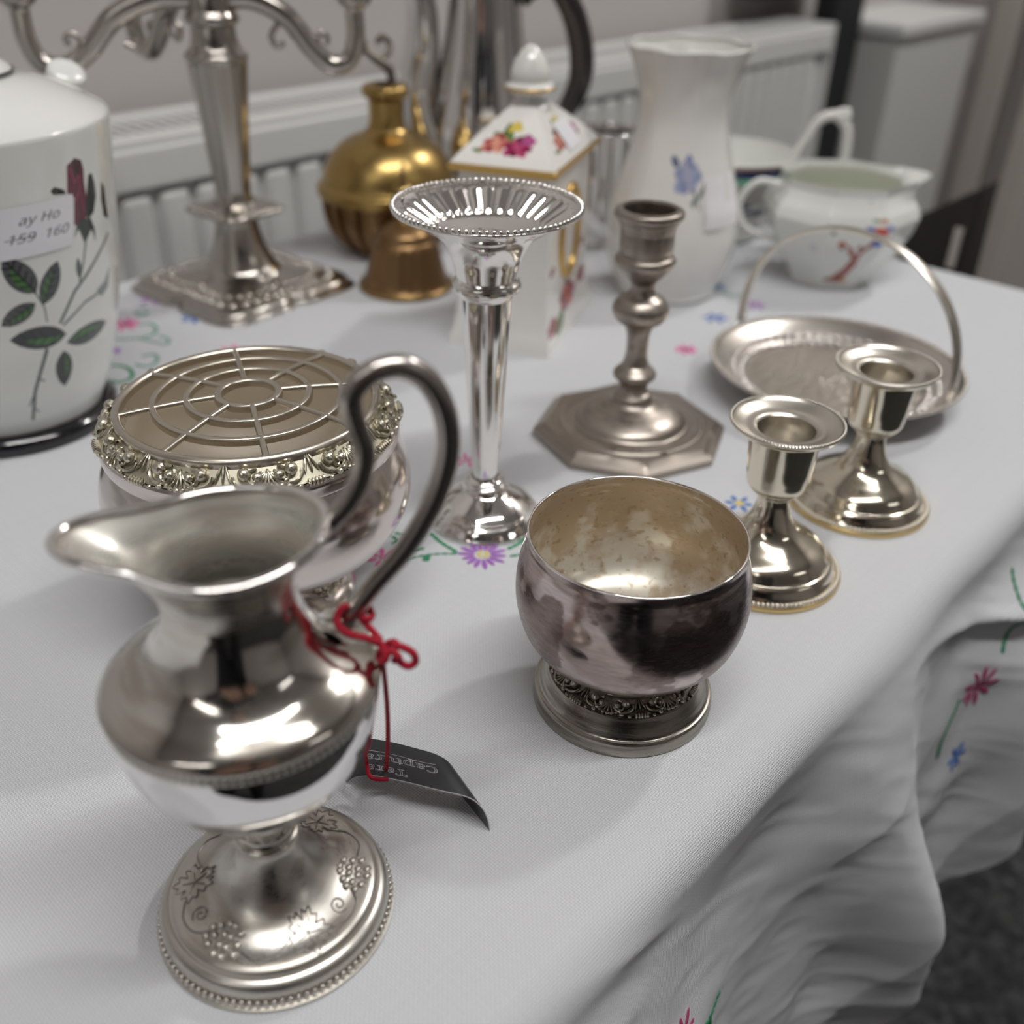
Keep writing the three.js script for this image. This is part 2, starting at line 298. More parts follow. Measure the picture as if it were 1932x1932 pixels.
// front drape: position for x along the edge, s metres down from the top surface's end
const hem = (x) => 0.226 + 0.012 * Math.sin(x * 47) + 0.010 * Math.sin(x * 21 + 1) - 0.05 * Math.exp(-(((x - 0.52) / 0.05) ** 2));
const RADC = 0.014;
function drape(x, s) {
  const arc = RADC * Math.PI / 2;
  let y, z, ny;
  if (s < arc) { const a = s / RADC; y = -RADC * (1 - Math.cos(a)); z = TZ1 + RADC * Math.sin(a); ny = Math.cos(a); }
  else { y = -RADC - (s - arc); z = TZ1 + RADC; ny = 0; }
  const q = sstep(0.0, 0.16, s), k = sstep(0.006, 0.05, s);
  let d = 0;
  d += q * 0.011 * Math.sin(x * 42 + 0.6 + 0.8 * Math.sin(x * 9));
  d += q * q * 0.006 * Math.sin(x * 67 + 2.0 - s * 14 + 2 * Math.sin(x * 17));
  d += q * 0.034 * Math.exp(-(((x - 0.425 - 0.10 * s) / 0.035) ** 2));
  d -= q * 0.028 * Math.exp(-(((x - 0.515) / 0.04) ** 2));
  d += q * 0.022 * Math.exp(-(((x - 0.61) / 0.045) ** 2));
  d += q * 0.016 * Math.exp(-(((x - 0.27 - 0.35 * s) / 0.03) ** 2));
  // creases that run nearly along the edge, irregular
  const ridge = (a, b, sd) => { const n = vnoise(a, b, 4096, sd); return 1 - Math.abs(2 * n - 1); };
  const px = x + 0.35 * s;
  const fade = 1 - 0.85 * sstep(0.05, 0.13, s);
  d += k * 0.0080 * (Math.pow(ridge(px * 5 + 40, s * 26 - x * 9 + 20, 3), 2) - 0.4) * fade;
  d += k * 0.0050 * (Math.pow(ridge(px * 9 + 10, s * 55 - x * 18 + 60, 6), 2) - 0.35) * sstep(0.35, 0.65, vnoise(x * 9 + 5, s * 14, 4096, 12)) * fade;
  d += k * 0.0006 * (ridge(px * 40 + 3, s * 120 - x * 60 + 90, 9) - 0.5);
  // soft folds that hang down and lumps between them
  d += q * 0.009 * (ridge(x * 16 + s * 9 + 7, s * 3 + 2, 21) - 0.5);
  d += k * 0.006 * (vnoise(x * 22 + s * 14, s * 16 + 5, 4096, 33) - 0.5);
  d += 0.01 * q;
  return new THREE.Vector3(x, T + y + ny * d * 0.4, z + d);
}
function drapeNormal(x, s) { const e = 0.002, a = drape(x + e, s).sub(drape(x - e, s)), b = drape(x, s + e).sub(drape(x, Math.max(0, s - e))); return new THREE.Vector3().crossVectors(b, a).normalize(); }
const top = (x, z) => new THREE.Vector3(x, T, z);
let cloth;
{
  const geos = [];
  const grid = (nu, nv, fn, uvf) => { const g = surf(nu, nv, (u, v) => { const p = fn(u, v); return [p.x * 1000, p.y * 1000, p.z * 1000]; }); const p = g.attributes.uv; for (let i = 0; i < p.count; i++) { const q = uvf(p.getX(i), p.getY(i)); p.setXY(i, q[0], q[1]); } return g; };
  const X = (u) => lerp(TX0, TX1, u);
  geos.push(grid(120, 40, (u, v) => { const x = X(u), z = lerp(TZ1, TZ0, v); return new THREE.Vector3(x, T, z); }, (u, v) => [X(u), -lerp(TZ1, TZ0, v)]));
  geos.push(grid(900, 150, (u, v) => { const x = X(u); return drape(x, hem(x) * (1 - v)); }, (u, v) => { const x = X(u); return [x, -TZ1 - hem(x) * (1 - v)]; }));
  // back edge and the table's right end: rounded edge and a plain fall
  geos.push(grid(200, 24, (u, v) => { const x = X(u), s = v * 0.2, a = Math.min(s / 0.009, Math.PI / 2); return new THREE.Vector3(x, T - 0.009 * (1 - Math.cos(a)) - Math.max(0, s - 0.009 * Math.PI / 2), TZ0 - 0.009 * Math.sin(a) - 0.004 * sstep(0, 0.1, s) * (1 + Math.sin(x * 50))); }, (u, v) => [X(u), 0.6 + v * 0.2]));
  geos.push(grid(24, 120, (u, v) => { const z = lerp(TZ1, TZ0, v), s = u * 0.2, a = Math.min(s / 0.009, Math.PI / 2); return new THREE.Vector3(TX1 + 0.009 * Math.sin(a) + 0.008 * sstep(0, 0.1, s) * (1 + Math.sin(z * 60)), T - 0.009 * (1 - Math.cos(a)) - Math.max(0, s - 0.009 * Math.PI / 2), z); }, (u, v) => [0.72 + u * 0.2, -lerp(TZ1, TZ0, v)]));
  cloth = tagged('tablecloth', geos, M.cloth, 'white linen tablecloth embroidered with small coloured flowers', 'tablecloth');
  M.cloth.side = THREE.DoubleSide;
}
// embroidery: raised satin stitches, merged flower by flower
const TH = { purple: lin(0.33, 0.12, 0.47), lilac: lin(0.42, 0.2, 0.52), green: lin(0.02, 0.24, 0.11), pink: lin(0.72, 0.13, 0.36), rose: lin(0.38, 0.05, 0.14), blue: lin(0.06, 0.16, 0.46), yellow: lin(0.72, 0.58, 0.14), grey: lin(0.16, 0.34, 0.27) };
M.thread = std({ vertexColors: true, roughness: 0.6 });
function stitchGeo(a, b, n, w, c) {      // a, b world points on the cloth, n normal there, w half width (m)
  const d = b.clone().sub(a), L = d.length(); d.normalize();
  const g = new THREE.SphereGeometry(1, 8, 6); g.scale(L / 2 + w * 0.3, 0.00035, w);
  const zz = new THREE.Vector3().crossVectors(d, n).normalize(), nn = new THREE.Vector3().crossVectors(zz, d).normalize();
  g.applyMatrix4(new THREE.Matrix4().makeBasis(d, nn, zz).setPosition(a.clone().add(b).multiplyScalar(0.5)));
  return tint(g, c);
}
const UP = new THREE.Vector3(0, 1, 0);
const flat = (x, z) => ({ p: new THREE.Vector3(x, T + 0.0001, z), n: UP });
function flower(at, r, petals, col, core, w = 0.0011, r0 = 0.35, turn = 0) {      // at(dx, dz) -> {p, n}
  const out = [];
  for (let i = 0; i < petals; i++) { const a = turn + i / petals * Math.PI * 2, rr = r * (0.9 + 0.2 * rnd()); const A = at(Math.cos(a) * r * r0, Math.sin(a) * r * r0), B = at(Math.cos(a) * rr, Math.sin(a) * rr); out.push(stitchGeo(A.p, B.p, A.n, w, col)); }
  for (let i = 0; i < 6; i++) { const a = i, q = at(Math.cos(a) * r * 0.2, Math.sin(a) * r * 0.2), q2 = at(Math.cos(a) * r * 0.2 + r * 0.12, Math.sin(a) * r * 0.2); out.push(stitchGeo(q.p, q2.p, q.n, w * 0.8, core)); }
  return out;
}
function stemLine(at, pts, col, w = 0.0006) {     // chain of stem stitches through plane points
  const c = new THREE.CatmullRomCurve3(pts.map((p) => new THREE.Vector3(p[0], 0, p[1]))), L = c.getLength(), n = Math.max(3, Math.round(L / 0.003)), out = [];
  const P = c.getSpacedPoints(n);
  for (let i = 0; i < n; i++) { const A = at(P[i].x, P[i].z), B = at(P[i + 1].x, P[i + 1].z); out.push(stitchGeo(A.p, B.p, A.n, w, col)); }
  return out;
}
const tableAt = (x, z) => (dx, dz) => flat(x + dx, z + dz);
const px2 = (px, py) => { const p = onTable(px, py); return [p.x, p.z]; };
const world = (x, z) => flat(x, z);
const emb = (name, list, label) => { const m = part(name, list, M.thread, cloth, label); return m; };
{
  let c = px2(910, 1047); emb('embroidered_flower', flower(tableAt(...c), 0.0092, 14, TH.purple, TH.yellow, 0.0011), 'purple daisy stitched in satin stitch with yellow centre');
  emb('embroidered_sprig', [...stemLine(world, [px2(862, 1045), px2(820, 1046), px2(780, 1052), px2(745, 1060)], TH.green), ...stemLine(world, [px2(862, 1042), px2(830, 1022), px2(812, 1006)], TH.green, 0.001), ...stemLine(world, [px2(806, 1050), px2(803, 1058)], TH.green, 0.0016), ...stemLine(world, [px2(800, 1035), px2(775, 1038)], TH.green, 0.001), ...stemLine(world, [px2(800, 1010), px2(770, 1012), px2(745, 1005)], TH.green, 0.0008), ...stemLine(world, [px2(740, 1012), px2(752, 1022), px2(738, 1026)], TH.green, 0.0009)], 'green stitched stems and leaves');
  emb('embroidered_sprig', [...stemLine(world, [px2(958, 1036), px2(975, 1028), px2(995, 1016)], TH.green, 0.001), ...stemLine(world, [px2(962, 1050), px2(985, 1046), px2(1005, 1040)], TH.green, 0.0008)], 'green stitched leaves');
  c = px2(722, 1052); emb('embroidered_flower', flower(tableAt(...c), 0.0065, 7, TH.pink, TH.pink, 0.0011), 'pink stitched flower');
  c = px2(882, 868); emb('embroidered_flower', flower(tableAt(...c), 0.0065, 6, TH.pink, TH.pink, 0.0009), 'pink stitched flower');
  c = px2(1294, 660); emb('embroidered_flower', flower(tableAt(...c), 0.007, 7, TH.pink, TH.rose, 0.0014), 'pink stitched flower');
  c = px2(1394, 950); emb('embroidered_flower', flower(tableAt(...c), 0.0062, 6, TH.blue, TH.yellow, 0.0012), 'blue stitched flower with yellow centre');
  c = px2(1350, 600); emb('embroidered_flower', flower(tableAt(...c), 0.0085, 6, TH.blue, TH.blue, 0.0015), 'blue stitched flower');
  c = px2(1350, 542); emb('embroidered_flower', flower(tableAt(...c), 0.0075, 5, TH.blue, TH.green, 0.0015), 'blue stitched flower');
  emb('embroidered_sprig', stemLine(world, [px2(1362, 550), px2(1380, 558), px2(1402, 556)], TH.grey, 0.0014), 'green stitched stem');
  c = px2(1420, 575); emb('embroidered_flower', flower(tableAt(...c), 0.009, 7, TH.lilac, TH.lilac, 0.0014), 'lilac stitched flower');
  c = px2(236, 612); emb('embroidered_flower', flower(tableAt(...c), 0.009, 8, TH.pink, TH.rose, 0.0017), 'pink stitched flower');
  c = px2(440, 663); emb('embroidered_flower', flower(tableAt(...c), 0.0085, 7, TH.pink, TH.rose, 0.0017), 'pink stitched flower');
  c = px2(366, 600); emb('embroidered_flower', flower(tableAt(...c), 0.0085, 6, TH.blue, TH.blue, 0.0017), 'blue stitched flower');
  c = px2(292, 566); emb('embroidered_flower', flower(tableAt(...c), 0.0095, 6, TH.lilac, TH.lilac, 0.0017), 'lilac stitched flower');
  c = px2(213, 662); emb('embroidered_flower', flower(tableAt(...c), 0.005, 5, TH.purple, TH.purple, 0.0014), 'small purple stitched flower');
  emb('embroidered_scroll', [...stemLine(world, [px2(210, 640), px2(235, 640), px2(262, 638), px2(288, 632), px2(294, 618), px2(280, 610), px2(262, 614)], TH.grey, 0.0013), ...stemLine(world, [px2(262, 638), px2(290, 645), px2(315, 650), px2(318, 640), px2(300, 634)], TH.grey, 0.0012), ...stemLine(world, [px2(255, 688), px2(280, 692), px2(297, 680), px2(290, 668), px2(268, 672)], TH.grey, 0.0013), ...stemLine(world, [px2(206, 690), px2(228, 690), px2(248, 700), px2(245, 716), px2(222, 722), px2(208, 718)], TH.green, 0.0014), ...stemLine(world, [px2(255, 588), px2(268, 596), px2(280, 588)], TH.grey, 0.0017), ...stemLine(world, [px2(262, 580), px2(278, 580)], TH.grey, 0.0015)], 'green stitched scrollwork');
  // on the front drape: points come from the falling cloth itself
  const fall = (x0, s0) => (dx, ds) => { const q = drape(x0 + dx, s0 + ds), n = drapeNormal(x0 + dx, s0 + ds); if (n.z < 0) n.negate(); return { p: q.addScaledVector(n, 0.0002), n }; };
  const fallW = (x, s) => fall(x, s)(0, 0);
  emb('embroidered_flower', flower(fall(0.402, 0.085), 0.011, 9, TH.rose, TH.rose, 0.0017), 'dark pink stitched flower on the hanging cloth');
  emb('embroidered_sprig', [...stemLine(fallW, [[0.415, 0.072], [0.424, 0.052], [0.430, 0.038]], TH.green, 0.0016), ...stemLine(fallW, [[0.388, 0.085], [0.378, 0.1], [0.380, 0.115]], TH.green, 0.0015)], 'green stitched stems on the hanging cloth');
  emb('embroidered_flower', flower(fall(0.398, 0.125), 0.0075, 6, TH.blue, TH.blue, 0.0016), 'blue stitched flower on the hanging cloth');
  emb('embroidered_flower', flower(fall(0.46, 0.185), 0.005, 5, TH.rose, TH.rose, 0.0013), 'small pink stitched flower near the hem');
  emb('embroidered_sprig', stemLine(fallW, [[0.60, 0.05], [0.604, 0.065], [0.60, 0.078]], TH.green, 0.002), 'green stitched stem by the table corner');
  emb('embroidered_flower', flower(fall(0.59, 0.10), 0.008, 6, TH.purple, TH.purple, 0.0016), 'purple stitched flower by the table corner');
  emb('embroidered_flower', flower(fall(0.172, 0.082), 0.008, 8, TH.rose, TH.rose, 0.0010), 'pink stitched flower low on the hanging cloth');
  emb('embroidered_flower', flower(fall(0.161, 0.089), 0.006, 6, TH.rose, TH.rose, 0.0010), 'pink stitched flower low on the hanging cloth');
  emb('embroidered_sprig', [...stemLine(fallW, [[0.188, 0.096], [0.197, 0.103], [0.205, 0.100]], TH.green, 0.0012), ...stemLine(fallW, [[0.195, 0.1], [0.199, 0.111]], TH.green, 0.0012)], 'green stitched leaf low on the hanging cloth');
}

// ------------------------------------------------------------------ silver cream jug
function petalRing(r, h, n, amp, ph = 0) { return (a) => [r * (1 + amp * Math.abs(Math.cos(n * a / 2 + ph))), h]; }
{
  const t = thing('cream_jug', 'silver pedestal cream jug with wide spout and looped handle', 'jug', [0.0879, T, -0.1556], -0.532);
  const foot = part('foot', lathe([[[0.1, 0.3], [29.5, 0]], [[29.5, 0], [30, 0.5], [30, 1.2]], [[30, 1.2], [29.0, 1.6], [28.8, 3.6], [29.0, 4.2]], [[29.0, 4.2], [28.9, 5.6], [28.0, 7.2], [26.8, 7.9], [26.3, 8.0]], [[26.3, 8.0], [25.8, 9.3], [24.6, 10.0], [20.5, 10.9], [16, 13], [12, 16.5], [9, 21], [7.2, 25], [6.8, 27]]], 128), M.footSilver, t);
  stuff(part('gadroon_border', beads(29.2, 2.7, 96, 0.85, 1.1), M.silver, foot));
  // engraved vine: grapes and leaves on the foot
  const fh = (r) => { const P = [[26.3, 8], [25.8, 9.3], [24.6, 10.0], [20.5, 10.9], [16, 13], [12, 16.5], [9, 21]]; for (let i = 0; i < P.length - 1; i++) if (r <= P[i][0] && r >= P[i + 1][0]) return lerp(P[i][1], P[i + 1][1], (P[i][0] - r) / (P[i][0] - P[i + 1][0])); return 8; };
  const onFoot = (a, r, up = 0.05) => new THREE.Vector3(Math.cos(a) * r, fh(r) + up, Math.sin(a) * r).multiplyScalar(MM);
  const line = (pts, w0 = 0.13, w = w0 * 1.6) => tube(pts.map(([a, r]) => onFoot(a, r)), w, Math.max(8, pts.length * 5), 5);
  for (let k = 0; k < 3; k++) {
    const a0 = k * Math.PI * 2 / 3 + 0.20;
    const gr = [];
    [[3, -2.3], [4, -0.9], [4, 0.5], [3, 1.9], [2, 3.2]].forEach(([n, b], row) => { for (let i = 0; i < n; i++) { const r = 20.0 - (i - (n - 1) / 2) * 2.3, a = a0 + (b * 1.5 + (row % 2 ? 0.3 : 0)) / 20; const p = onFoot(a, r, -0.02); const s = sph(p.x * 1000, p.y * 1000, p.z * 1000, 1.0, 0.7, 1.0, 12, 8); gr.push(s); const ring = new THREE.TorusGeometry(1.08 * MM, 0.15 * MM, 5, 14); ring.rotateX(Math.PI / 2); ring.translate(p.x, p.y + 0.00005, p.z); gr.push(ring); } });
    part('engraved_grapes', gr, M.footSilver, foot);
    const a1 = a0 + Math.PI / 3, lf = [];
    const outline = []; for (let i = 0; i <= 60; i++) { const q = i / 60 * Math.PI * 2; const rr = 5.6 * (0.62 + 0.30 * Math.abs(Math.cos(2.5 * q)) + 0.12 * Math.cos(15 * q)); outline.push([a1 + Math.sin(q) * rr / 20, 19.6 + Math.cos(q) * rr]); }
    lf.push(line(outline, 0.12)); for (const q of [0, 1.25, 2.5, -1.25, -2.5]) lf.push(line([[a1, 19.6], [a1 + Math.sin(q) * 1.6 / 20, 19.6 + Math.cos(q) * 1.6], [a1 + Math.sin(q) * 3.2 / 20, 19.6 + Math.cos(q) * 3.2]], 0.11));
    part('engraved_leaf', lf, M.engrave, foot);
    const vn = [line([[a0 + 0.24, 20], [a0 + 0.38, 22.6], [a0 + 0.6, 23.3], [a1 - 0.24, 22]], 0.14), line([[a1 + 0.22, 19], [a1 + 0.4, 22.2], [a1 + 0.62, 23.2], [a1 + 0.8, 21.5]], 0.14), line(Array.from({ length: 16 }, (_, i) => { const q = i * 0.62, r = 2.1 - i * 0.115; return [a0 + 0.52 + Math.sin(q) * r / 18, 19.4 + Math.cos(q) * r]; }), 0.12)];
    part('engraved_vine', vn, M.engrave, foot);
  }
  part('stem_ring', lathe([[[6.8, 27], [7.9, 27.8], [8.0, 28.8], [7.0, 29.6]], [[7.0, 29.6], [6.5, 30.5], [6.6, 31.5]]], 64), M.silver, t);
  part('calyx', loft([() => [6.5, 31], petalRing(6.6, 32.5, 8, 0.12), petalRing(8.4, 36, 8, 0.16), petalRing(11.6, 40.5, 8, 0.14), petalRing(14.6, 44.6, 8, 0.10), petalRing(16.2, 47.0, 8, 0.03), () => [16.1, 47.8]], 128, 4), M.silver, t);
  part('body', lathe([[[15.2, 46.2], [18.4, 49.0], [22.2, 53.2], [26.2, 60], [28.5, 67.5], [28.9, 72], [28.6, 75.6]]], 128, 10), M.mirror, t);
  const band = part('shoulder_band', lathe([[[28.6, 75.4], [29.6, 76.0], [29.4, 77.8], [29.9, 78.6], [30.2, 79.4], [29.9, 79.95]]], 128), M.silver, t);
  stuff(part('bead_band', beads(29.5, 77.0, 110, 0.5, 0.7), M.silver, band));
  part('shoulder', lathe([[[29.9, 79.9], [28.8, 81.2], [25.8, 83.2], [21.6, 85.7], [18.0, 89.2], [15.8, 93.4], [14.4, 98], [14.0, 101.5]]], 128, 10), M.satin, t);
  // mouth: neck flaring into a spout (local -X) and a back rim (local +X)
  const wrap = (a) => { let q = mod(a - Math.PI, Math.PI * 2); if (q > Math.PI) q -= Math.PI * 2; return q; };
  const R = (a) => { const q = wrap(a); return 18.6 + 2.6 * Math.max(0, Math.cos(a)) ** 2 + 12.4 * Math.exp(-((q / 0.46) ** 2)); };
  const H = (a) => { const q = wrap(a); return 115.2 + 2.2 * Math.max(0, Math.cos(a)) ** 2 + 4.2 * Math.exp(-((q / 0.75) ** 2)); };
  const mouth = (a, v, inset) => { const q = Math.pow(v, 1.7), r = lerp(14.0, R(a), q) - inset, h = 101 + (H(a) - 101) * Math.pow(v, 0.85); return [r, h]; };
  const lip = (inset) => surf(160, 24, (u, v) => { const a = -u * Math.PI * 2, [r, h] = mouth(a, v, inset); return [Math.cos(a) * r, h, Math.sin(a) * r]; }, true);
  part('neck', lip(0), M.silver, t);
  const inner = part('interior', [lip(0.7), lathe([[[13.3, 101], [13.6, 98], [15, 93], [18, 88], [24, 82], [28, 77], [24, 62], [15, 48], [0.1, 46]]], 64)], M.inside, t, 'stained dull grey-brown interior');
  inner.material.side = THREE.DoubleSide;
  const rim = []; for (let i = 0; i < 120; i++) { const a = i / 120 * Math.PI * 2; const r = R(a) - 0.2; rim.push([Math.cos(a) * r, H(a), Math.sin(a) * r]); }
  part('rim', tube(rim, 1.15, 200, 10, true), M.bright, t);
  const hp = [[19.4, 113.6], [21.6, 115.0], [25.6, 119.2], [28.8, 125], [29.9, 131], [28.4, 138.0], [27.9, 142.4], [29.5, 145.7], [32.8, 147.9], [37.8, 148.4], [42.5, 145.6], [45.9, 139.6], [47.2, 132.2], [46.5, 124.9], [43.5, 116.3], [37.4, 105.9], [30.1, 97.4], [25.1, 91.0], [22.4, 87.2]];
  part('handle', tube(hp.map(([o, h]) => [o, h, 0]), (u) => 2.15 + 0.35 * Math.sin(u * Math.PI), 140, 14), M.handle, t, 'darkly tarnished looped handle');
}
// red thread tied round the jug's handle, and the curled black tag it holds
{
  const P0 = new THREE.Vector3(0.0879, T, -0.1556), hd = new THREE.Vector3(0.8616, 0, 0.5075), sd = new THREE.Vector3(0.5075, 0, -0.8616);
  const J = (o, h, s = 0) => P0.clone().addScaledVector(hd, o * MM).addScaledVector(sd, s * MM).add(new THREE.Vector3(0, h * MM, 0));
  const dep = (p) => p.clone().sub(camera.position).dot(FW);
  const zk = dep(J(27, 91, 0));
  const t = thing('red_thread', 'red crochet thread knotted round the jug handle', 'thread', [0, 0, 0]);
  const q = (px, py, dz = 0) => atDepth(px, py, zk + dz);
  part('handle_loop', [tube([q(700, 1150, 0.002), q(672, 1144, -0.001), q(645, 1148, -0.0025), q(636, 1165, -0.003), q(640, 1182, -0.004), q(660, 1196, -0.0055), q(690, 1204, -0.005), q(712, 1212, -0.003)], 0.85, 60, 8), tube([q(676, 1158, 0.003), q(690, 1150, 0.003), q(702, 1158, 0.002), q(696, 1168, 0), q(682, 1166, -0.001), q(690, 1176, 0.0), q(704, 1192, 0), q(718, 1208, -0.001)], 0.8, 60, 8), tube([q(636, 1165, -0.003), q(644, 1150, 0.002), q(668, 1146, 0.004), q(690, 1160, 0.004)], 0.85, 40, 8)], M.red, t);
  part('knot', [tube([q(708, 1204, -0.002), q(722, 1222, -0.002), q(728, 1240, -0.002), q(722, 1248, -0.001), q(716, 1238, 0.001), q(726, 1220, 0.001), q(742, 1212, 0.0), q(752, 1220, -0.001)], 0.95, 60, 8), tube([q(726, 1240, -0.002), q(738, 1228, -0.002), q(752, 1240, -0.002), q(744, 1246, 0)], 0.9, 30, 8)], M.red, t);
  part('thread_loop', tube([q(742, 1216, -0.001), q(762, 1222, -0.001), q(779, 1232, -0.001), q(784, 1248, 0), q(772, 1257, 0), q(756, 1250, 0), q(748, 1238, -0.001)], 0.85, 50, 8), M.red, t);
  // tag: a card arched over the cloth, ends resting on it
  const A = onTable(925, 1568), B = onTable(655, 1478), d = A.clone().sub(B).normalize(), ax = new THREE.Vector3(0.238, 0, -0.971).normalize();
  const cv = [[0, 0.3], [2.5, 3.4], [8.3, 6.7], [15.3, 8.2], [22.1, 9.1], [30.4, 9.9], [36.9, 10.8], [40.7, 10.4], [43.4, 8.2], [45.0, 4.7], [45.7, 0.3]];
  const cc = new THREE.CatmullRomCurve3(cv.map((p) => new THREE.Vector3(p[0], p[1], 0)));
  const tagPt = (u, w) => { const c = cc.getPointAt(u); return B.clone().addScaledVector(d, c.x * MM).addScaledVector(ax, w).setY(T + (c.y + 0.02) * MM + 2.2 * w * Math.sin(u * Math.PI) * 0.12); };
  const WID = 0.0150;
  const tagTex = canvasTex(1024, 512, (g, w, h) => {
    g.fillStyle = '#3b3c3f'; g.fillRect(0, 0, w, h);
    for (let i = 0; i < 900; i++) { g.fillStyle = rnd() < 0.5 ? 'rgba(255,255,255,0.035)' : 'rgba(0,0,0,0.08)'; g.fillRect(rnd() * w, rnd() * h, 3, 2); }
    g.save(); g.translate(w, h); g.rotate(Math.PI); g.fillStyle = '#d9d9dc'; g.strokeStyle = '#d9d9dc';
    g.font = 'italic 118px serif'; g.lineWidth = 3; g.strokeText('Tara', 560, 150); g.strokeText('Captura', 330, 300); g.lineWidth = 4;
    g.beginPath(); g.moveTo(330, 345); g.bezierCurveTo(500, 300, 700, 380, 820, 330); g.stroke();
    g.restore();
  });
  const card = thing('swing_tag', 'curled black card tag with white script on red thread', 'tag', [0, 0, 0]);
  const sheet = (off) => surf(60, 12, (u, v) => { const p = tagPt(u, v * WID), e = 0.002, a = tagPt(Math.min(1, u + e), v * WID).sub(tagPt(Math.max(0, u - e), v * WID)).normalize(), n = new THREE.Vector3().crossVectors(ax, a).normalize(); if (n.y < 0 && u < 0.9) n.negate(); p.addScaledVector(n, off); return [p.x * 1000, p.y * 1000, p.z * 1000]; });
  part('card_front', sheet(0.00015), std({ map: tagTex, roughness: 0.38, side: THREE.DoubleSide }), card);
  part('card_back', sheet(-0.0001), std({ map: tagTex, roughness: 0.45, side: THREE.DoubleSide }), card);
  const eg = []; for (let i = 0; i <= 60; i++) eg.push(tagPt(i / 60, 0));
  part('card_edge', tube(eg, 0.16, 80, 6), std({ color: lin(0.5, 0.5, 0.5), roughness: 0.7 }), card, 'pale cut edge of the card');
  const h1 = tagPt(0.20, 0.0), h2 = tagPt(0.30, 0.008);
  const s1 = q(716, 1232, 0.001), s2 = q(714, 1236, 0.002);
  const along = (a, b, bend) => [0, 0.33, 0.66, 1].map((k) => a.clone().lerp(b, k).addScaledVector(hd, bend * Math.sin(k * Math.PI)));
  part('strand', tube(along(q(722, 1246, 0), onTable(729, 1452, 0.0086), 0.0008), 0.62, 60, 8), M.red, t);
  part('strand', tube([q(716, 1246, 0.006), q(706, 1330, 0.016), atDepth(697, 1390, zk + 0.021), atDepth(692, 1440, dep(tagPt(0.2, 0)) - 0.0008), atDepth(697, 1464, dep(tagPt(0.22, 0)) - 0.001), atDepth(710, 1470, dep(tagPt(0.25, 0)) - 0.001), tagPt(0.30, 0.0).addScaledVector(UP, -0.0004)], 0.62, 70, 8), M.red, t);
}

// ------------------------------------------------------------------ relief motif shared by the rose bowl rim and the sugar bowl foot
// local frame in mm: x along the border, y out of the surface, z towards the outer edge
function motif(len, wid) {
  const k = wid / 8, g = [], ax = len / 2;
  for (let i = -2; i <= 2; i++) g.push(sph(i * 0.75 * k, 0.3 * k, 2.9 * k, 0.42 * k, 0.8 * k, 1.0 * k, 8, 6));
  for (let i = -1; i <= 1; i++) { const s = sph(0, 0, 0, 0.35 * k, 0.45 * k, 2.3 * k, 8, 6); s.rotateY(i * 0.28); s.translate(i * 1.0 * k * MM, 0.1 * k * MM, -1.2 * k * MM); g.push(s); }
  for (const d of [-1, 1]) {
    g.push(sph(d * 4.3 * k, 0.5 * k, -0.9 * k, 1.45 * k, 1.35 * k, 1.45 * k, 12, 8), sph(d * 6.9 * k, 0.4 * k, -0.1 * k, 1.1 * k, 1.0 * k, 1.1 * k, 10, 7), sph(d * 5.4 * k, 0.25 * k, 2.6 * k, 0.7 * k, 0.7 * k, 0.7 * k, 8, 6), sph(d * 3.3 * k, 0.2 * k, 3.2 * k, 0.5 * k, 0.5 * k, 0.5 * k, 8, 6));
    const arc = []; for (let i = 0; i <= 12; i++) { const q = -0.4 + i / 12 * 3.6; arc.push([d * (4.9 + Math.cos(q) * 2.9) * k, 0.25 * k, (-0.4 + Math.sin(q) * 2.5) * k]); } g.push(tube(arc, 0.36 * k, 24, 6));
    const arc2 = []; for (let i = 0; i <= 10; i++) { const q = 2.2 + i / 10 * 2.6; arc2.push([d * (6.8 + Math.cos(q) * 1.9) * k, 0.3 * k, (-0.1 + Math.sin(q) * 1.9) * k]); } g.push(tube(arc2, 0.3 * k, 16, 6));
  }
  for (let i = -3; i <= 3; i++) { const s = sph(0, 0, 1.9 * k, 0.34 * k, 0.5 * k, 2.4 * k, 8, 6); s.rotateY(i * 0.30); s.translate(ax * MM, 0.05 * k * MM, -1.4 * k * MM); g.push(s); const e = sph(0, 0.1 * k, 4.2 * k, 0.62 * k, 0.45 * k, 0.5 * k, 8, 6); e.rotateY(i * 0.30); e.translate(ax * MM, 0, -1.4 * k * MM); g.push(e); }
  return merge(g);
}
function motifRing(parent, n, r, h, tilt, wid, mat, turn = 0) {
  const len = 2 * Math.PI * r / n, g = motif(len, wid);
  // bend round the border's circle
  const p = g.attributes.position; const c = Math.cos(tilt), s = Math.sin(tilt);
  for (let i = 0; i < p.count; i++) { const x = p.getX(i), y = p.getY(i), z = p.getZ(i); const out = r * MM + z * c + y * s, up = y * c - z * s, a = x / (r * MM); p.setXYZ(i, out * Math.sin(a), up + h * MM, out * Math.cos(a)); }
  g.computeVertexNormals();
  for (let i = 0; i < n; i++) { const m = part('relief_motif', g, mat, parent); m.rotation.y = turn + i / n * Math.PI * 2; }
}
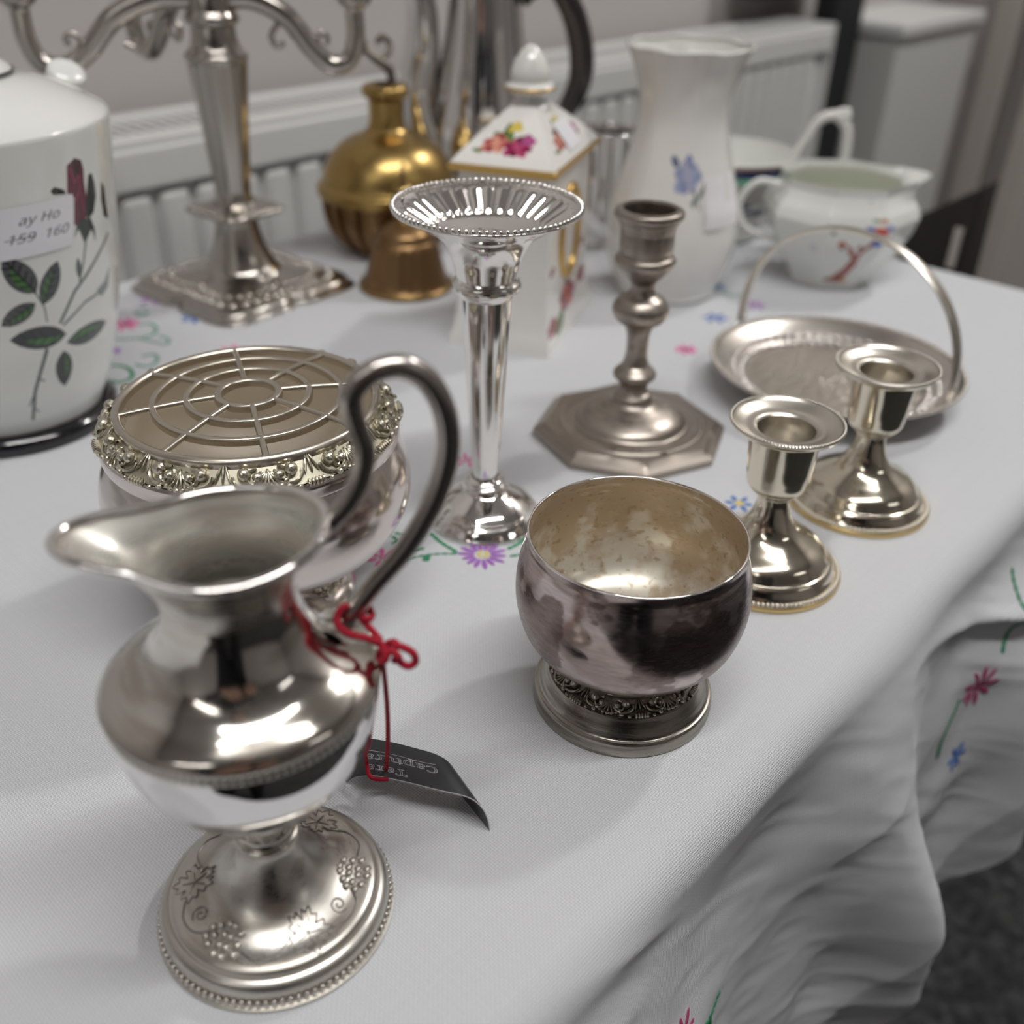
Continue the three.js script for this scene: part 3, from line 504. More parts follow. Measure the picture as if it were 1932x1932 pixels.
// ------------------------------------------------------------------ rose bowl with flower grille
{
  const t = thing('rose_bowl', 'silver rose bowl with domed wire flower grille and embossed rim', 'bowl', [0.1685, T, -0.2662]);
  const foot = part('foot', lathe([[[0.1, 0.5], [30, 0.2]], [[30, 0.2], [30.6, 1], [30.4, 4.2]], [[30.4, 4.2], [28.6, 7], [27.4, 8]], [[27.4, 8], [22, 9.8], [17.8, 11]], [[17.8, 11], [16.8, 13], [16.6, 16], [18, 18.5]]]), M.roseBody, t);
  motifRing(foot, 8, 22.8, 9.7, 0.32, 8.4, M.relief);
  part('bowl_body', lathe([[[17, 18], [25, 19.6], [36, 24], [45, 31.5], [50.4, 40], [52.2, 48], [51.4, 56], [49.0, 62.5], [47.4, 66]]], 128, 10), M.roseBody, t);
  part('bowl_interior', lathe([[[42.2, 79.2], [45, 73], [47.4, 63], [50.4, 54], [50.6, 46], [47, 36], [40, 28], [30, 23], [0.1, 21]]], 96), M.roseInside, t, 'dull golden brown interior');
  part('rim_band', lathe([[[47.2, 66], [48.6, 66.4], [49.2, 69], [49.2, 71.2], [48.6, 72.6]]], 128), M.roseBody, t);
  const rim = part('rim', lathe([ [[48.6, 73.0], [45.4, 76.2], [42.6, 79.0]]], 128), M.reliefGround, t);
  motifRing(rim, 11, 46.1, 76.1, 0.80, 11.6, M.relief, 0.35);
  const gr = part('grille', lathe([[[43.4, 78.2], [43.2, 80.2], [41.9, 81.2], [40.5, 80.4], [40.3, 78.2]]], 128), M.grille, t);
  const hG = (r) => 80.4 + 2.6 * (1 - (r / 41.4) ** 2);
  for (const [r, w] of [[9.8, 1.3], [19.8, 1.05], [30.4, 1.05]]) part('grille_ring', lathe([[[r - w, hG(r) - 2.2], [r - w, hG(r) - 0.1], [r - w * 0.5, hG(r) + 0.35], [r + w * 0.5, hG(r) + 0.35], [r + w, hG(r) - 0.1], [r + w, hG(r) - 2.2]], [[r + w, hG(r) - 2.2], [r - w, hG(r) - 2.2]]], 96, 3), M.grille, gr);
  const f0 = onTable(464, 757, 0.082), f1 = onTable(495, 866, 0.081), front = Math.atan2(-(f1.z - f0.z), f1.x - f0.x);   // one bar points just right of the camera
  for (let i = 0; i < 8; i++) {
    const p = [10, 20, 30, 41].map((r) => [r, hG(r) - 0.6, 0]); const b = tube(p, 1.1, 24, 8); const m = part('grille_bar', b, M.grille, gr);
    m.rotation.y = i * Math.PI / 4 + front;
  }
}
// ------------------------------------------------------------------ sugar bowl
{
  const t = thing('sugar_bowl', 'small tarnished silver sugar bowl on embossed pedestal foot', 'bowl', [0.2145, T, -0.1395]);
  const foot = part('foot', lathe([[[0.1, 0.4], [28.6, 0]], [[28.6, 0], [29.1, 0.5], [29.0, 4.6], [28.5, 5.6]], [[28.5, 5.6], [27.6, 6.0], [26.4, 8.4], [25.2, 11.0], [24.6, 12.2]], [[24.6, 12.2], [23.4, 12.4], [20, 13.2], [17.6, 14.4]], [[17.6, 14.4], [17.0, 15.2], [16.6, 17.5], [17.2, 19.6], [18.4, 20.6]]], 128), M.bowlFoot, t);
  motifRing(foot, 7, 21.0, 13.4, 0.26, 8.2, M.reliefDark, 0.2);
  part('bowl_body', lathe([[[17.2, 20.2], [21, 20.8], [27.5, 23.8], [32.6, 29.6], [35.2, 37], [36.0, 44], [35.3, 52], [33.6, 58.5], [32.8, 61.5], [33.0, 64]]], 128, 10), M.bowlOut, t, 'dark mottled tarnished outside');
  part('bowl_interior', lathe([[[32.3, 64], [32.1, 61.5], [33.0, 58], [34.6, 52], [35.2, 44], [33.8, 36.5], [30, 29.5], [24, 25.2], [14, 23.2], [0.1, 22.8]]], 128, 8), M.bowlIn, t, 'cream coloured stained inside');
  { // brown stain spot, ragged, lying on the bowl's floor
    const c = onTable(1222, 1092, 0.0235), g = []; for (const [dx, dz, r] of [[0, 0, 2.4], [1.8, -1.2, 1.5], [-1.2, 1.6, 1.6], [2.6, 1.4, 1.3], [-2.4, -0.6, 1.0], [0.6, 2.6, 1.1]]) { const x = (c.x - 0.2145) * 1000 + dx, z = (c.z + 0.1395) * 1000 + dz, rr = Math.hypot(x, z), h = 22.85 + 0.0021 * rr * rr; g.push(sph(x, h, z, r, 0.14, r * 0.8, 14, 6)); } part('stain', g, M.stain, t, 'brown stain spot'); }
  part('rim', torus(32.65, 0.42, 64, 128, 8), M.bright, t);
}
// ------------------------------------------------------------------ trumpet vase
{
  const t = thing('trumpet_vase', 'bright silver trumpet bud vase with fluted beaded mouth', 'vase', [0.2628, T, -0.2479]);
  part('foot', lathe([[[0.1, 0.4], [23.6, 0]], [[23.6, 0], [24.1, 0.5], [24.0, 1.4], [23.4, 2.0]], [[23.4, 2.0], [21.4, 4.4], [20.2, 5.4]], [[20.2, 5.4], [19.8, 6.2], [19.4, 6.3]], [[19.4, 6.3], [16.6, 8.6], [12.4, 11.2], [9.2, 13.0], [8.2, 14.2], [7.6, 15.2]]], 96), M.bright, t);
  part('lower_collar', lathe([[[7.4, 15.0], [8.4, 15.4], [8.6, 16.2], [7.8, 16.9]], [[7.8, 16.9], [8.0, 17.6], [7.4, 18.4], [6.4, 18.9], [5.4, 19.2]]], 64), M.bright, t);
  part('stem', lathe([[[5.0, 18.8], [7.4, 57], [9.9, 97]]], 96, 10), M.bright, t);
  part('upper_collar', lathe([[[9.9, 96.2], [10.8, 97.2], [11.4, 98.4]], [[11.4, 98.4], [12.6, 99.2], [12.9, 100.6], [12.5, 102.0], [11.4, 102.8]], [[11.4, 102.8], [11.0, 103.6], [11.2, 104.4]]], 80), M.bright, t);
  part('flare', lathe([[[11.1, 103.6], [11.9, 107], [13.2, 111.7], [16.4, 117.2], [21.4, 121.6], [27.6, 125.2], [32.0, 127.6], [33.8, 129.0]]], 128, 8), M.bright, t);
  const fl = (u, v) => { const a = -u * Math.PI * 2, r = 33.4 * (1 - v), P = [[33.4, 129.2], [32, 128.6], [29.5, 127.2], [25, 124.2], [20.4, 121.2], [18.6, 120.2], [11, 118.2], [0, 117.4]]; let h = 117; for (let i = 0; i < P.length - 1; i++) if (r <= P[i][0] && r >= P[i + 1][0]) h = lerp(P[i][1], P[i + 1][1], (P[i][0] - r) / (P[i][0] - P[i + 1][0] + 1e-9)); const m = sstep(19.4, 21, r) * (1 - sstep(29, 31, r)); const w = Math.abs(Math.cos(a * 17)); return [Math.cos(a) * r, h + m * (1.5 * w - 0.4) * (0.5 + 0.5 * r / 30), Math.sin(a) * r]; };
  part('fluted_mouth', surf(340, 60, fl, true), M.bright, t);
  stuff(part('beaded_rim', [beads(33.4, 129.7, 92, 1.02, 1.1), torus(33.7, 0.5, 128.7, 128, 8)], M.bright, t));
}
// ------------------------------------------------------------------ candlestick on an octagonal base
{
  const t = thing('candlestick', 'dull pewter candlestick with knopped stem on octagonal base', 'candlestick', [0.3645, T, -0.2483]);
  const off = THREE.MathUtils.degToRad(134);      // one corner towards the camera
  const oct = (R, h) => (a) => { const q = mod(a - off + Math.PI / 8, Math.PI / 4) - Math.PI / 8; return [R * Math.cos(Math.PI / 8) / Math.cos(Math.PI / 8 - Math.abs(q)), h]; };
  const cusp = (R0, R1, h) => (a) => { const q = Math.abs(mod(a - off + Math.PI / 8, Math.PI / 4) - Math.PI / 8) / (Math.PI / 8); return [lerp(R1, R0, Math.pow(q, 0.45)), h]; };
  const cz = (x) => creased(x, 0.45);
  const b = part('base', cz(merge([loft([oct(46.6, 0.2), oct(46.8, 1.0), oct(46.7, 3.4), oct(45.4, 4.2)], 256, 1), loft([oct(45.4, 4.2), (a) => { const p = oct(43.4, 5.4)(a); return p; }, (a) => { const p = cusp(37.4, 43.0, 7.0)(a), o = oct(42.6, 6.4)(a); return [Math.min(p[0], o[0]), lerp(6.4, 7.0, 1)]; }], 256, 1), loft([(a) => { const p = cusp(37.4, 43.0, 7.0)(a), o = oct(42.6, 6.4)(a); return [Math.min(p[0], o[0]), 7.0]; }, () => [35.2, 7.2]], 256, 1), lathe([[[35.2, 7.2], [34.4, 7.9], [33.4, 8.0]], [[33.4, 8.0], [27, 7.9]], [[27, 7.9], [26.4, 8.2], [25.4, 9.2]], [[25.4, 9.2], [24.4, 10.8], [20, 13.6], [14, 16], [10.4, 17.6], [9.2, 18.8]]], 128)])), M.pewter, t);
  const pl = new RoundedBoxGeometry(0.024, 0.0012, 0.0038, 2, 0.0004); const pm = part('raised_plate', pl, M.pewter, b); const pc = onTable(1209, 849, 0.0082); pm.position.set(pc.x - 0.3645, 0.0083, pc.z + 0.2483); pm.rotation.y = -Math.atan2(RX.z, RX.x);
  part('stem', lathe([[[9.2, 18.6], [9.3, 21.2], [8.4, 22.4]], [[8.4, 22.4], [6.8, 23.4], [6.5, 25.2]], [[6.5, 25.2], [7.4, 28.6], [9.8, 30.6], [10.0, 32.6], [8.4, 34.4], [6.2, 36.6]], [[6.2, 36.6], [5.2, 40.5], [4.9, 46], [5.6, 53], [7.2, 56.4]], [[7.2, 56.4], [10.6, 58.6], [12.7, 62.4], [12.6, 65.2], [10.2, 68.6], [6.4, 71], [5.1, 73.4]]], 80), M.pewter, t);
  part('candle_cup', lathe([[[5.1, 73.4], [5.8, 76], [9.6, 80.4], [12.9, 84.4], [13.5, 86.6], [12.8, 88.0], [11.4, 88.8]], [[11.4, 88.8], [10.8, 90], [11.3, 96], [12.4, 102.4]], [[12.4, 102.4], [13.2, 103.0], [13.4, 104.4]], [[13.4, 104.4], [14.8, 105.2], [15.2, 106.8], [14.6, 108.2], [12.8, 108.9], [11.6, 108.9]], [[11.6, 108.9], [11.2, 107.6], [10.6, 88], [0.1, 87.6]]], 80), M.pewter, t);
}
// ------------------------------------------------------------------ pair of short candle holders
function candleHolder(label, x, z) {
  const t = thing('candle_holder', label, 'candle holder', [x, T, z]);
  part('base_edge', lathe([[[0.1, 0.4], [29.6, 0]], [[29.6, 0], [30.2, 0.4], [30.2, 2.0], [29.8, 2.5]]], 96), M.brassEdge, t, 'brassy edge');
  const b = part('base', lathe([[[29.8, 2.5], [28.4, 2.8]], [[28.4, 2.8], [27.2, 4.6], [26.2, 6.8], [25.2, 7.8]], [[25.2, 7.8], [24.6, 8.0], [24.2, 8.8]], [[24.2, 8.8], [21.4, 12.2], [16.4, 15.4], [11.2, 19.2], [8.0, 24], [6.3, 29.6], [5.7, 33.4]]], 96, 8), M.champagne, t);
  stuff(part('beaded_border', beads(29.0, 3.0, 104, 0.82, 0.8), M.champagneSatin, b));
  part('cup', lathe([[[5.7, 33.2], [6.9, 33.8], [6.9, 34.8], [6.2, 35.4]], [[6.2, 35.4], [9.4, 36.6], [11.0, 38.6], [11.7, 43], [12.2, 50], [12.9, 58.6]], [[12.9, 58.6], [16.4, 60.2], [19.4, 62.2], [20.4, 63.4]]], 96, 8), M.champagne, t);
  const p = part('drip_pan', lathe([[[20.4, 63.4], [20.7, 64.2], [20.0, 64.8]], [[19.4, 64.6], [18.4, 63.8], [14.6, 62.2], [11.6, 61.9], [10.6, 61.2]], [[10.6, 61.2], [10.3, 58], [10.2, 46], [0.1, 45.6]]], 96), M.champagneSatin, t);
  stuff(part('rope_edge', beads(20.1, 64.5, 110, 0.55, 0.55), M.champagneSatin, p));
  return t;
}
candleHolder('short champagne-silver candle holder nearest the sugar bowl', 0.3110, -0.1438);
candleHolder('short champagne-silver candle holder in front of the round tray', 0.3844, -0.1397);

// ------------------------------------------------------------------ round tray with swing handle
{
  const c = [0.4768, -0.2003];
  const t = thing('handled_tray', 'round pierced silver tray with tall hoop handle', 'tray', [c[0], T, c[1]]);
  part('foot_ring', lathe([[[34, 0], [36, 0.2], [37, 3], [40, 6]]], 96), M.tray, t);
  part('tray_floor', lathe([[[0.1, 7.2], [20, 7.0], [44, 7.0]]], 96), M.trayFloor, t);
  { const g = t.children.at(-1).geometry, p = g.attributes.position, u = g.attributes.uv; for (let i = 0; i < p.count; i++) u.setXY(i, p.getX(i) / 0.09 + 0.5, p.getZ(i) / 0.09 + 0.5); }
  part('tray_wall', lathe([[[44, 7.0], [48, 8], [54, 12], [60, 15.6], [63.4, 17]], [[63.4, 17], [64, 17.4], [63.8, 16.4]], [[63.8, 16.4], [60, 14.6], [54, 11], [48, 7], [40, 5.6]]], 128), M.tray, t);
  stuff(part('beaded_rim', beads(63.4, 17.6, 118, 1.2, 1.2), M.tray, t));
  stuff(part('pierced_border', [beads(47.5, 8.6, 60, 1.8, 1.0), beads(52.0, 11.4, 56, 1.7, 1.0)], M.bright, t));
  const L = onTable(1400, 594, 0.0175), R = onTable(1796, 742, 0.0175); const mid = L.clone().add(R).multiplyScalar(0.5), half = R.clone().sub(L).multiplyScalar(0.5);
  const hw = half.length() * 1000, dir = half.clone().normalize(); const pts = [];
  for (let i = 0; i <= 24; i++) { const a = Math.PI * (1 - i / 24); pts.push(new THREE.Vector3(mid.x - c[0], 0, mid.z - c[1]).addScaledVector(dir, Math.cos(a) * hw * MM).setY((15 + 66 * Math.pow(Math.sin(a), 0.85)) * MM)); }
  const g = tube(pts, 1, 120, 12), curve = new THREE.CatmullRomCurve3(pts, false, 'centripetal'), p = g.attributes.position; const side = new THREE.Vector3().crossVectors(dir, UP).normalize();
  for (let i = 0; i <= 120; i++) { const o = curve.getPointAt(i / 120); for (let j = 0; j <= 12; j++) { const q = i * 13 + j, v = new THREE.Vector3().fromBufferAttribute(p, q).sub(o); const s = v.dot(side); v.addScaledVector(side, s * 2.4); const k = 1.15; p.setXYZ(q, o.x + v.x * k, o.y + v.y * k, o.z + v.z * k); } }
  g.computeVertexNormals();
  part('hoop_handle', g, M.champagneSatin, t);
  for (const e of [L, R]) part('hinge', sph((e.x - c[0]) * 1000, 15.5, (e.z - c[1]) * 1000, 2.6, 2.6, 2.6, 14, 10), M.tray, t);
}

// ------------------------------------------------------------------ printed decoration on china
function leaf(g, x, y, L, w, ang, c0, c1) { g.save(); g.translate(x, y); g.rotate(ang); g.beginPath(); g.moveTo(0, 0); g.bezierCurveTo(L * 0.2, -w * 1.35, L * 0.75, -w * 1.2, L, 0); g.bezierCurveTo(L * 0.75, w * 1.2, L * 0.2, w * 1.35, 0, 0); g.fillStyle = c0; g.fill(); g.beginPath(); g.moveTo(L * 0.05, 0); g.bezierCurveTo(L * 0.3, w * 0.8, L * 0.5, w * 0.8, L * 0.75, w * 0.1); g.lineTo(0, 0); g.fillStyle = c1; g.fill(); g.strokeStyle = 'rgba(20,24,24,0.8)'; g.lineWidth = w * 0.12; g.beginPath(); g.moveTo(0, 0); g.lineTo(L * 0.96, 0); for (let i = 1; i < 5; i++) { g.moveTo(L * i * 0.18, 0); g.lineTo(L * (i * 0.18 + 0.12), -w * 0.55); g.moveTo(L * i * 0.18, 0); g.lineTo(L * (i * 0.18 + 0.12), w * 0.55); } g.stroke(); g.restore(); }
function rose(g, x, y, r, cols) { for (let i = 0; i < 16; i++) { const a = i * 2.4, d = r * (1 - i / 17) * 0.75; g.beginPath(); g.ellipse(x + Math.cos(a) * d, y + Math.sin(a) * d, r * 0.45, r * 0.34, a, 0, 7); g.fillStyle = cols[i % cols.length]; g.fill(); } }
// ------------------------------------------------------------------ china coffee pot with rose print
{
  const c = [0.1706, -0.4735];
  const t = thing('coffee_pot', 'white china pot printed with a dark red rose, black foot', 'pot', [c[0], T, c[1]]);
  part('foot', lathe([[[0.1, 0.5], [45, 0]], [[45, 0], [46.4, 1.2], [46.2, 5], [44, 7.4], [42, 8.2]]], 96), M.blackGlaze, t, 'black glazed foot');
  const PF = [[40.5, 8], [41.6, 11], [47.5, 24], [54.5, 48], [59.0, 72], [62.4, 98], [64.8, 122], [66.4, 137]];
  const rAt = (h) => { for (let i = 0; i < PF.length - 1; i++) if (h <= PF[i + 1][1]) return lerp(PF[i][0], PF[i + 1][0], clamp((h - PF[i][1]) / (PF[i + 1][1] - PF[i][1]))); return 66; };
  // angle of the side that faces the camera's right; u grows leftwards as seen
  const face = Math.atan2(-FH.z, -FH.x);          // towards the camera
  const a0 = face + 1.1, span = 2.75;              // patch from the right silhouette to the left
  const pix = (px, py) => { // hit of the pixel on the body (approximate cone march)
    const d = rayDir(px, py), o = camera.position; let best = null; for (let k = 0.3; k < 0.62; k += 0.0004) { const q = o.clone().addScaledVector(d, k), h = (q.y - T) * 1000, r = Math.hypot(q.x - c[0], q.z - c[1]) * 1000; if (h > 8 && h < 137 && r < rAt(h)) { let a = Math.atan2(q.z - c[1], q.x - c[0]); best = [a, h]; break; } } return best; };
  const TW = 1280, TH2 = 1024;
  const uvOf = (px, py) => { const b = pix(px, py); if (!b) return null; let da = mod(a0 - b[0] + Math.PI, Math.PI * 2) - Math.PI; return [clamp(1 - da / span) * TW, (1 - (b[1] - 8) / 129) * TH2]; };
  const tex = canvasTex(TW, TH2, (g) => {
    g.fillStyle = '#e4e6e2'; g.fillRect(0, 0, TW, TH2);
    const P = (x, y) => uvOf(x, y) ?? [TW * 0.5, TH2 * 0.5];
    const poly = (pts, fill) => { g.beginPath(); pts.forEach((p, i) => { const q = P(...p); i ? g.lineTo(...q) : g.moveTo(...q); }); g.closePath(); g.fillStyle = fill; g.fill(); };
    const stroke = (pts, w, col) => { g.beginPath(); const Q = pts.map((p) => P(...p)); g.moveTo(...Q[0]); for (let i = 1; i < Q.length; i++) g.lineTo(...Q[i]); g.lineWidth = w; g.strokeStyle = col; g.lineCap = g.lineJoin = 'round'; g.stroke(); };
    const lf = (x0, y0, x1, y1, w, c0, c1) => { const A = P(x0, y0), B = P(x1, y1); leaf(g, A[0], A[1], Math.hypot(B[0] - A[0], B[1] - A[1]), w, Math.atan2(B[1] - A[1], B[0] - A[0]), c0, c1); };
    stroke([[62, 790], [66, 740], [80, 690], [88, 660]], 13, '#4b5554'); stroke([[62, 750], [56, 765]], 6, '#4b5554'); stroke([[74, 715], [84, 718]], 6, '#4b5554'); stroke([[64, 770], [74, 776]], 6, '#4b5554');
    stroke([[114, 608], [140, 550], [162, 520], [185, 480], [203, 440]], 12, '#5d6866'); stroke([[120, 612], [160, 570], [190, 548]], 9, '#5d6866'); stroke([[150, 530], [158, 490], [163, 440]], 8, '#5d6866'); stroke([[88, 606], [84, 580], [66, 552]], 6, '#77807c');
    lf(150, 525, 146, 486, 12, '#5b6663', '#6b7a70');
    lf(67, 552, 4, 488, 44, '#55585b', '#4d7a44'); lf(82, 574, 108, 492, 34, '#54585b', '#557a4c'); lf(66, 572, 2, 616, 32, '#5d5e61', '#4f7f46'); lf(124, 630, 18, 642, 44, '#34383a', '#467a3f'); lf(126, 646, 200, 606, 36, '#4e5355', '#4f8146'); lf(120, 662, 122, 728, 38, '#393d3f', '#3f6b3b');
    poly([[94, 360], [102, 353], [120, 358], [124, 366], [100, 368]], '#15191b');
    poly([[126, 312], [134, 304], [140, 298], [152, 302], [157, 318], [158, 345], [163, 372], [164, 408], [152, 428], [139, 424], [139, 372], [126, 364]], '#5b0f2a'); poly([[134, 304], [142, 299], [152, 306], [150, 330], [140, 335]], '#3d0a18'); stroke([[132, 318], [140, 345], [148, 330], [150, 360], [141, 380]], 5, '#96304f'); stroke([[152, 366], [158, 400]], 8, '#7a1c48');
    poly([[166, 330], [172, 326], [178, 344], [181, 370], [176, 400], [166, 414], [160, 400], [163, 360]], '#20282a'); poly([[150, 415], [170, 410], [178, 430], [180, 455], [172, 432], [160, 460], [148, 432], [140, 450], [144, 425]], '#2b3532'); poly([[190, 342], [196, 352], [200, 385], [204, 412], [196, 408], [190, 375]], '#1d2427');
    poly([[182, 548], [196, 530], [206, 500], [204, 540], [190, 560]], '#7e8685');
  });
  const body = surf(160, 40, (u, v) => { const a = a0 - span * (1 - u), h = lerp(8, 137, v), r = rAt(h); return [Math.cos(a) * r, h, Math.sin(a) * r]; });
  const rest = surf(160, 40, (u, v) => { const a = a0 + (Math.PI * 2 - span) * u, h = lerp(8, 137, v), r = rAt(h); return [Math.cos(a) * r, h, Math.sin(a) * r]; });
  const bd = part('body', rest, M.china, t);
  part('printed_body', body, phys({ map: tex, roughness: 0.18, clearcoat: 0.7, clearcoatRoughness: 0.06, color: 0xffffff }), bd, 'front wall with red rosebud, grey-green leaves and thorny stem');
  part('shoulder', lathe([[[66.4, 137], [66.0, 138.6], [60, 142.6], [50, 147.6], [40, 151.4], [31, 154]]], 96), M.china, t);
  const lid = part('lid', lathe([[[31.5, 154], [31, 156], [26, 160], [16, 166], [8, 170], [0.1, 171]]], 72), M.china, t);
  part('lid_line', torus(31.6, 0.7, 155, 80, 6), M.blackGlaze, lid);
  part('lid_knob', lathe([[[5, 170], [4.6, 174], [9, 178], [10, 183], [6, 188], [0.1, 189]]], 40), M.china, lid);
  // short spout on the shoulder
  const s0 = atDepth(112, 205, 0.487), s1 = atDepth(126, 136, 0.472); const L = (p) => [(p.x - c[0]) * 1000, (p.y - T) * 1000, (p.z - c[1]) * 1000];
  const b0 = new THREE.Vector3(...L(s0)), b1 = new THREE.Vector3(...L(s1));
  part('spout', tube([b0.toArray(), b0.clone().lerp(b1, 0.5).toArray(), b1.toArray()], (u) => 9.4 - 0.8 * u, 20, 24), M.china, t);
  const dirS = b1.clone().sub(b0).normalize(); const cap = new THREE.SphereGeometry(8.6 * MM, 24, 12); cap.scale(1, 0.35, 1); cap.applyQuaternion(new THREE.Quaternion().setFromUnitVectors(UP, dirS)); cap.translate(b1.x * MM, b1.y * MM, b1.z * MM); part('spout_end', cap, M.china, t);
  // handwritten price label, curved with the wall
  const lt = canvasTex(512, 384, (g, w, h) => { g.fillStyle = '#e9e8ee'; g.fillRect(0, 0, w, h); g.strokeStyle = '#3d3540'; g.fillStyle = '#3d3540'; g.font = 'italic 92px sans-serif'; g.lineWidth = 6; g.fillText('ay Ho', 190, 140); g.fillText('159', 130, 270); g.fillText('160', 330, 270); g.beginPath(); g.moveTo(125, 240); g.lineTo(290, 236); g.stroke(); });
  const q0 = pix(4, 368), q1 = pix(136, 372), q2 = pix(134, 462);
  if (q0 && q1 && q2) {
    const aR = q1[0], hT = q1[1] + 1.5, hB = q2[1]; let aL = aR; { const d = mod(q0[0] - q1[0] + Math.PI, Math.PI * 2) - Math.PI; aL = aR + d * 1.35; }
    const tiltL = mod(q2[0] - q1[0] + Math.PI, Math.PI * 2) - Math.PI;
    const lab = surf(24, 8, (u, v) => { const a = lerp(aL, aR, u) + tiltL * (1 - v), h = lerp(hB, hT, v), r = rAt(h) + 0.35; return [Math.cos(a) * r, h, Math.sin(a) * r]; });
    part('paper_label', lab, std({ map: lt, roughness: 0.85, side: THREE.DoubleSide }), t, 'white handwritten price label');
  }
}
// ------------------------------------------------------------------ candelabra
{
  const K = new THREE.Vector3(0.353, T, -0.546);
  const t = thing('candelabra', 'tall silver candelabra with scrolled arms on a square ornate base', 'candelabra', [K.x, T, K.z], -Math.atan2(RX.z, RX.x) + 0.12);
  const sq = (R, h, n = 0.08) => (a) => { const q = Math.abs(Math.cos(2 * a)); return [R * (0.70 + 0.30 * Math.pow(q, 0.8)) * (1 + n * Math.cos(8 * a)), h]; };
  part('base', loft([() => [0.1, 0.3], sq(62, 0.2, 0.05), sq(63, 2, 0.05), sq(62, 5, 0.05), sq(58, 6.6, 0.05), sq(46, 8.4, 0.03), sq(33, 11, 0.02), () => [24, 14], () => [20.5, 18.5], () => [16, 28], () => [13.6, 38], () => [12.8, 46]], 160, 5), M.nickel, t);
  const rl = []; for (let i = 0; i < 44; i++) { const a = i / 44 * Math.PI * 2, [r] = sq(52, 0, 0.05)(a); rl.push(sph(Math.cos(a) * r, 7.2, Math.sin(a) * r, 3.0, 2.0, 3.0, 10, 7)); const [r2] = sq(43, 0, 0.03)(a + 0.07); rl.push(sph(Math.cos(a + 0.07) * r2, 8.8, Math.sin(a + 0.07) * r2, 2.0, 1.6, 2.0, 8, 6)); }
  part('base_relief', rl, M.satin, t);
  const fl = part('flange', loft([() => [12, 46], sq(24, 47, 0.03), sq(28, 49, 0.06), sq(27, 51, 0.06), sq(16, 53.6, 0), () => [12, 55]], 96, 4), M.nickel, t);
  const fr = []; for (let i = 0; i < 28; i++) { const a = i / 28 * Math.PI * 2, [r] = sq(25, 0, 0.06)(a); fr.push(sph(Math.cos(a) * r, 50.8, Math.sin(a) * r, 1.6, 1.3, 1.6, 8, 6)); } part('flange_relief', fr, M.satin, fl);
  const flu = (r, h) => (a) => [r * (1 + 0.045 * Math.abs(Math.cos(4 * a))), h];
  part('column', loft([() => [11.5, 54], flu(10.2, 60), flu(10.6, 66), flu(13.4, 100), flu(16.2, 130), flu(16.6, 133)], 96, 6), M.nickel, t);
  part('capital', lathe([[[16.6, 132.6], [17.8, 134.6], [18, 136.6], [16.6, 138.4]], [[16.6, 138.4], [14.4, 140.6], [12.8, 146], [12.4, 152]], [[12.4, 152], [15, 154], [15, 157], [13, 160], [12.6, 176]], [[12.6, 176], [16, 178], [16, 182], [11, 188], [10, 205]]], 64), M.nickel, t);
  const arm = (mir, ang, k = 1) => {
    const P = [[8, 166], [26, 165.5], [46, 156], [60, 140], [72, 131.5], [83, 134], [87.5, 145], [88, 160]].map(([o, h]) => [o * k, h]);
    const ca = Math.cos(ang), sa = Math.sin(ang); const at3 = ([o, h]) => [o * ca, h, o * sa];
    const a = part('arm', tube(P.map(at3), (u) => 6.4 - 1.2 * u, 80, 14), M.nickel, t);
    part('arm_leaf', [tube([[40, 153], [35, 146], [38, 141], [43, 143]].map(([o, h]) => at3([o * k, h])), 1.8, 24, 8), tube([[62, 142], [66, 148], [70, 146], [69, 142]].map(([o, h]) => at3([o * k, h])), 1.6, 24, 8)], M.nickel, a);
    const x = 88 * k * ca, z = 88 * k * sa; const cup = lathe([[[4.2, 158], [6, 161], [9.4, 164], [9.8, 168], [8, 170]], [[8, 170], [8.4, 176], [10, 184], [10.2, 186]], [[10.2, 186], [18, 188], [21, 190.5], [20.4, 192], [12, 192.5], [9, 192]]], 48); cup.translate(x * MM, 0, z * MM);
    part('candle_cup', cup, M.nickel, a);
  };
  arm(1, -0.05, 0.9); arm(-1, Math.PI - 0.12, 1.13); arm(1, -Math.PI / 2 - 0.75, 0.95);
}
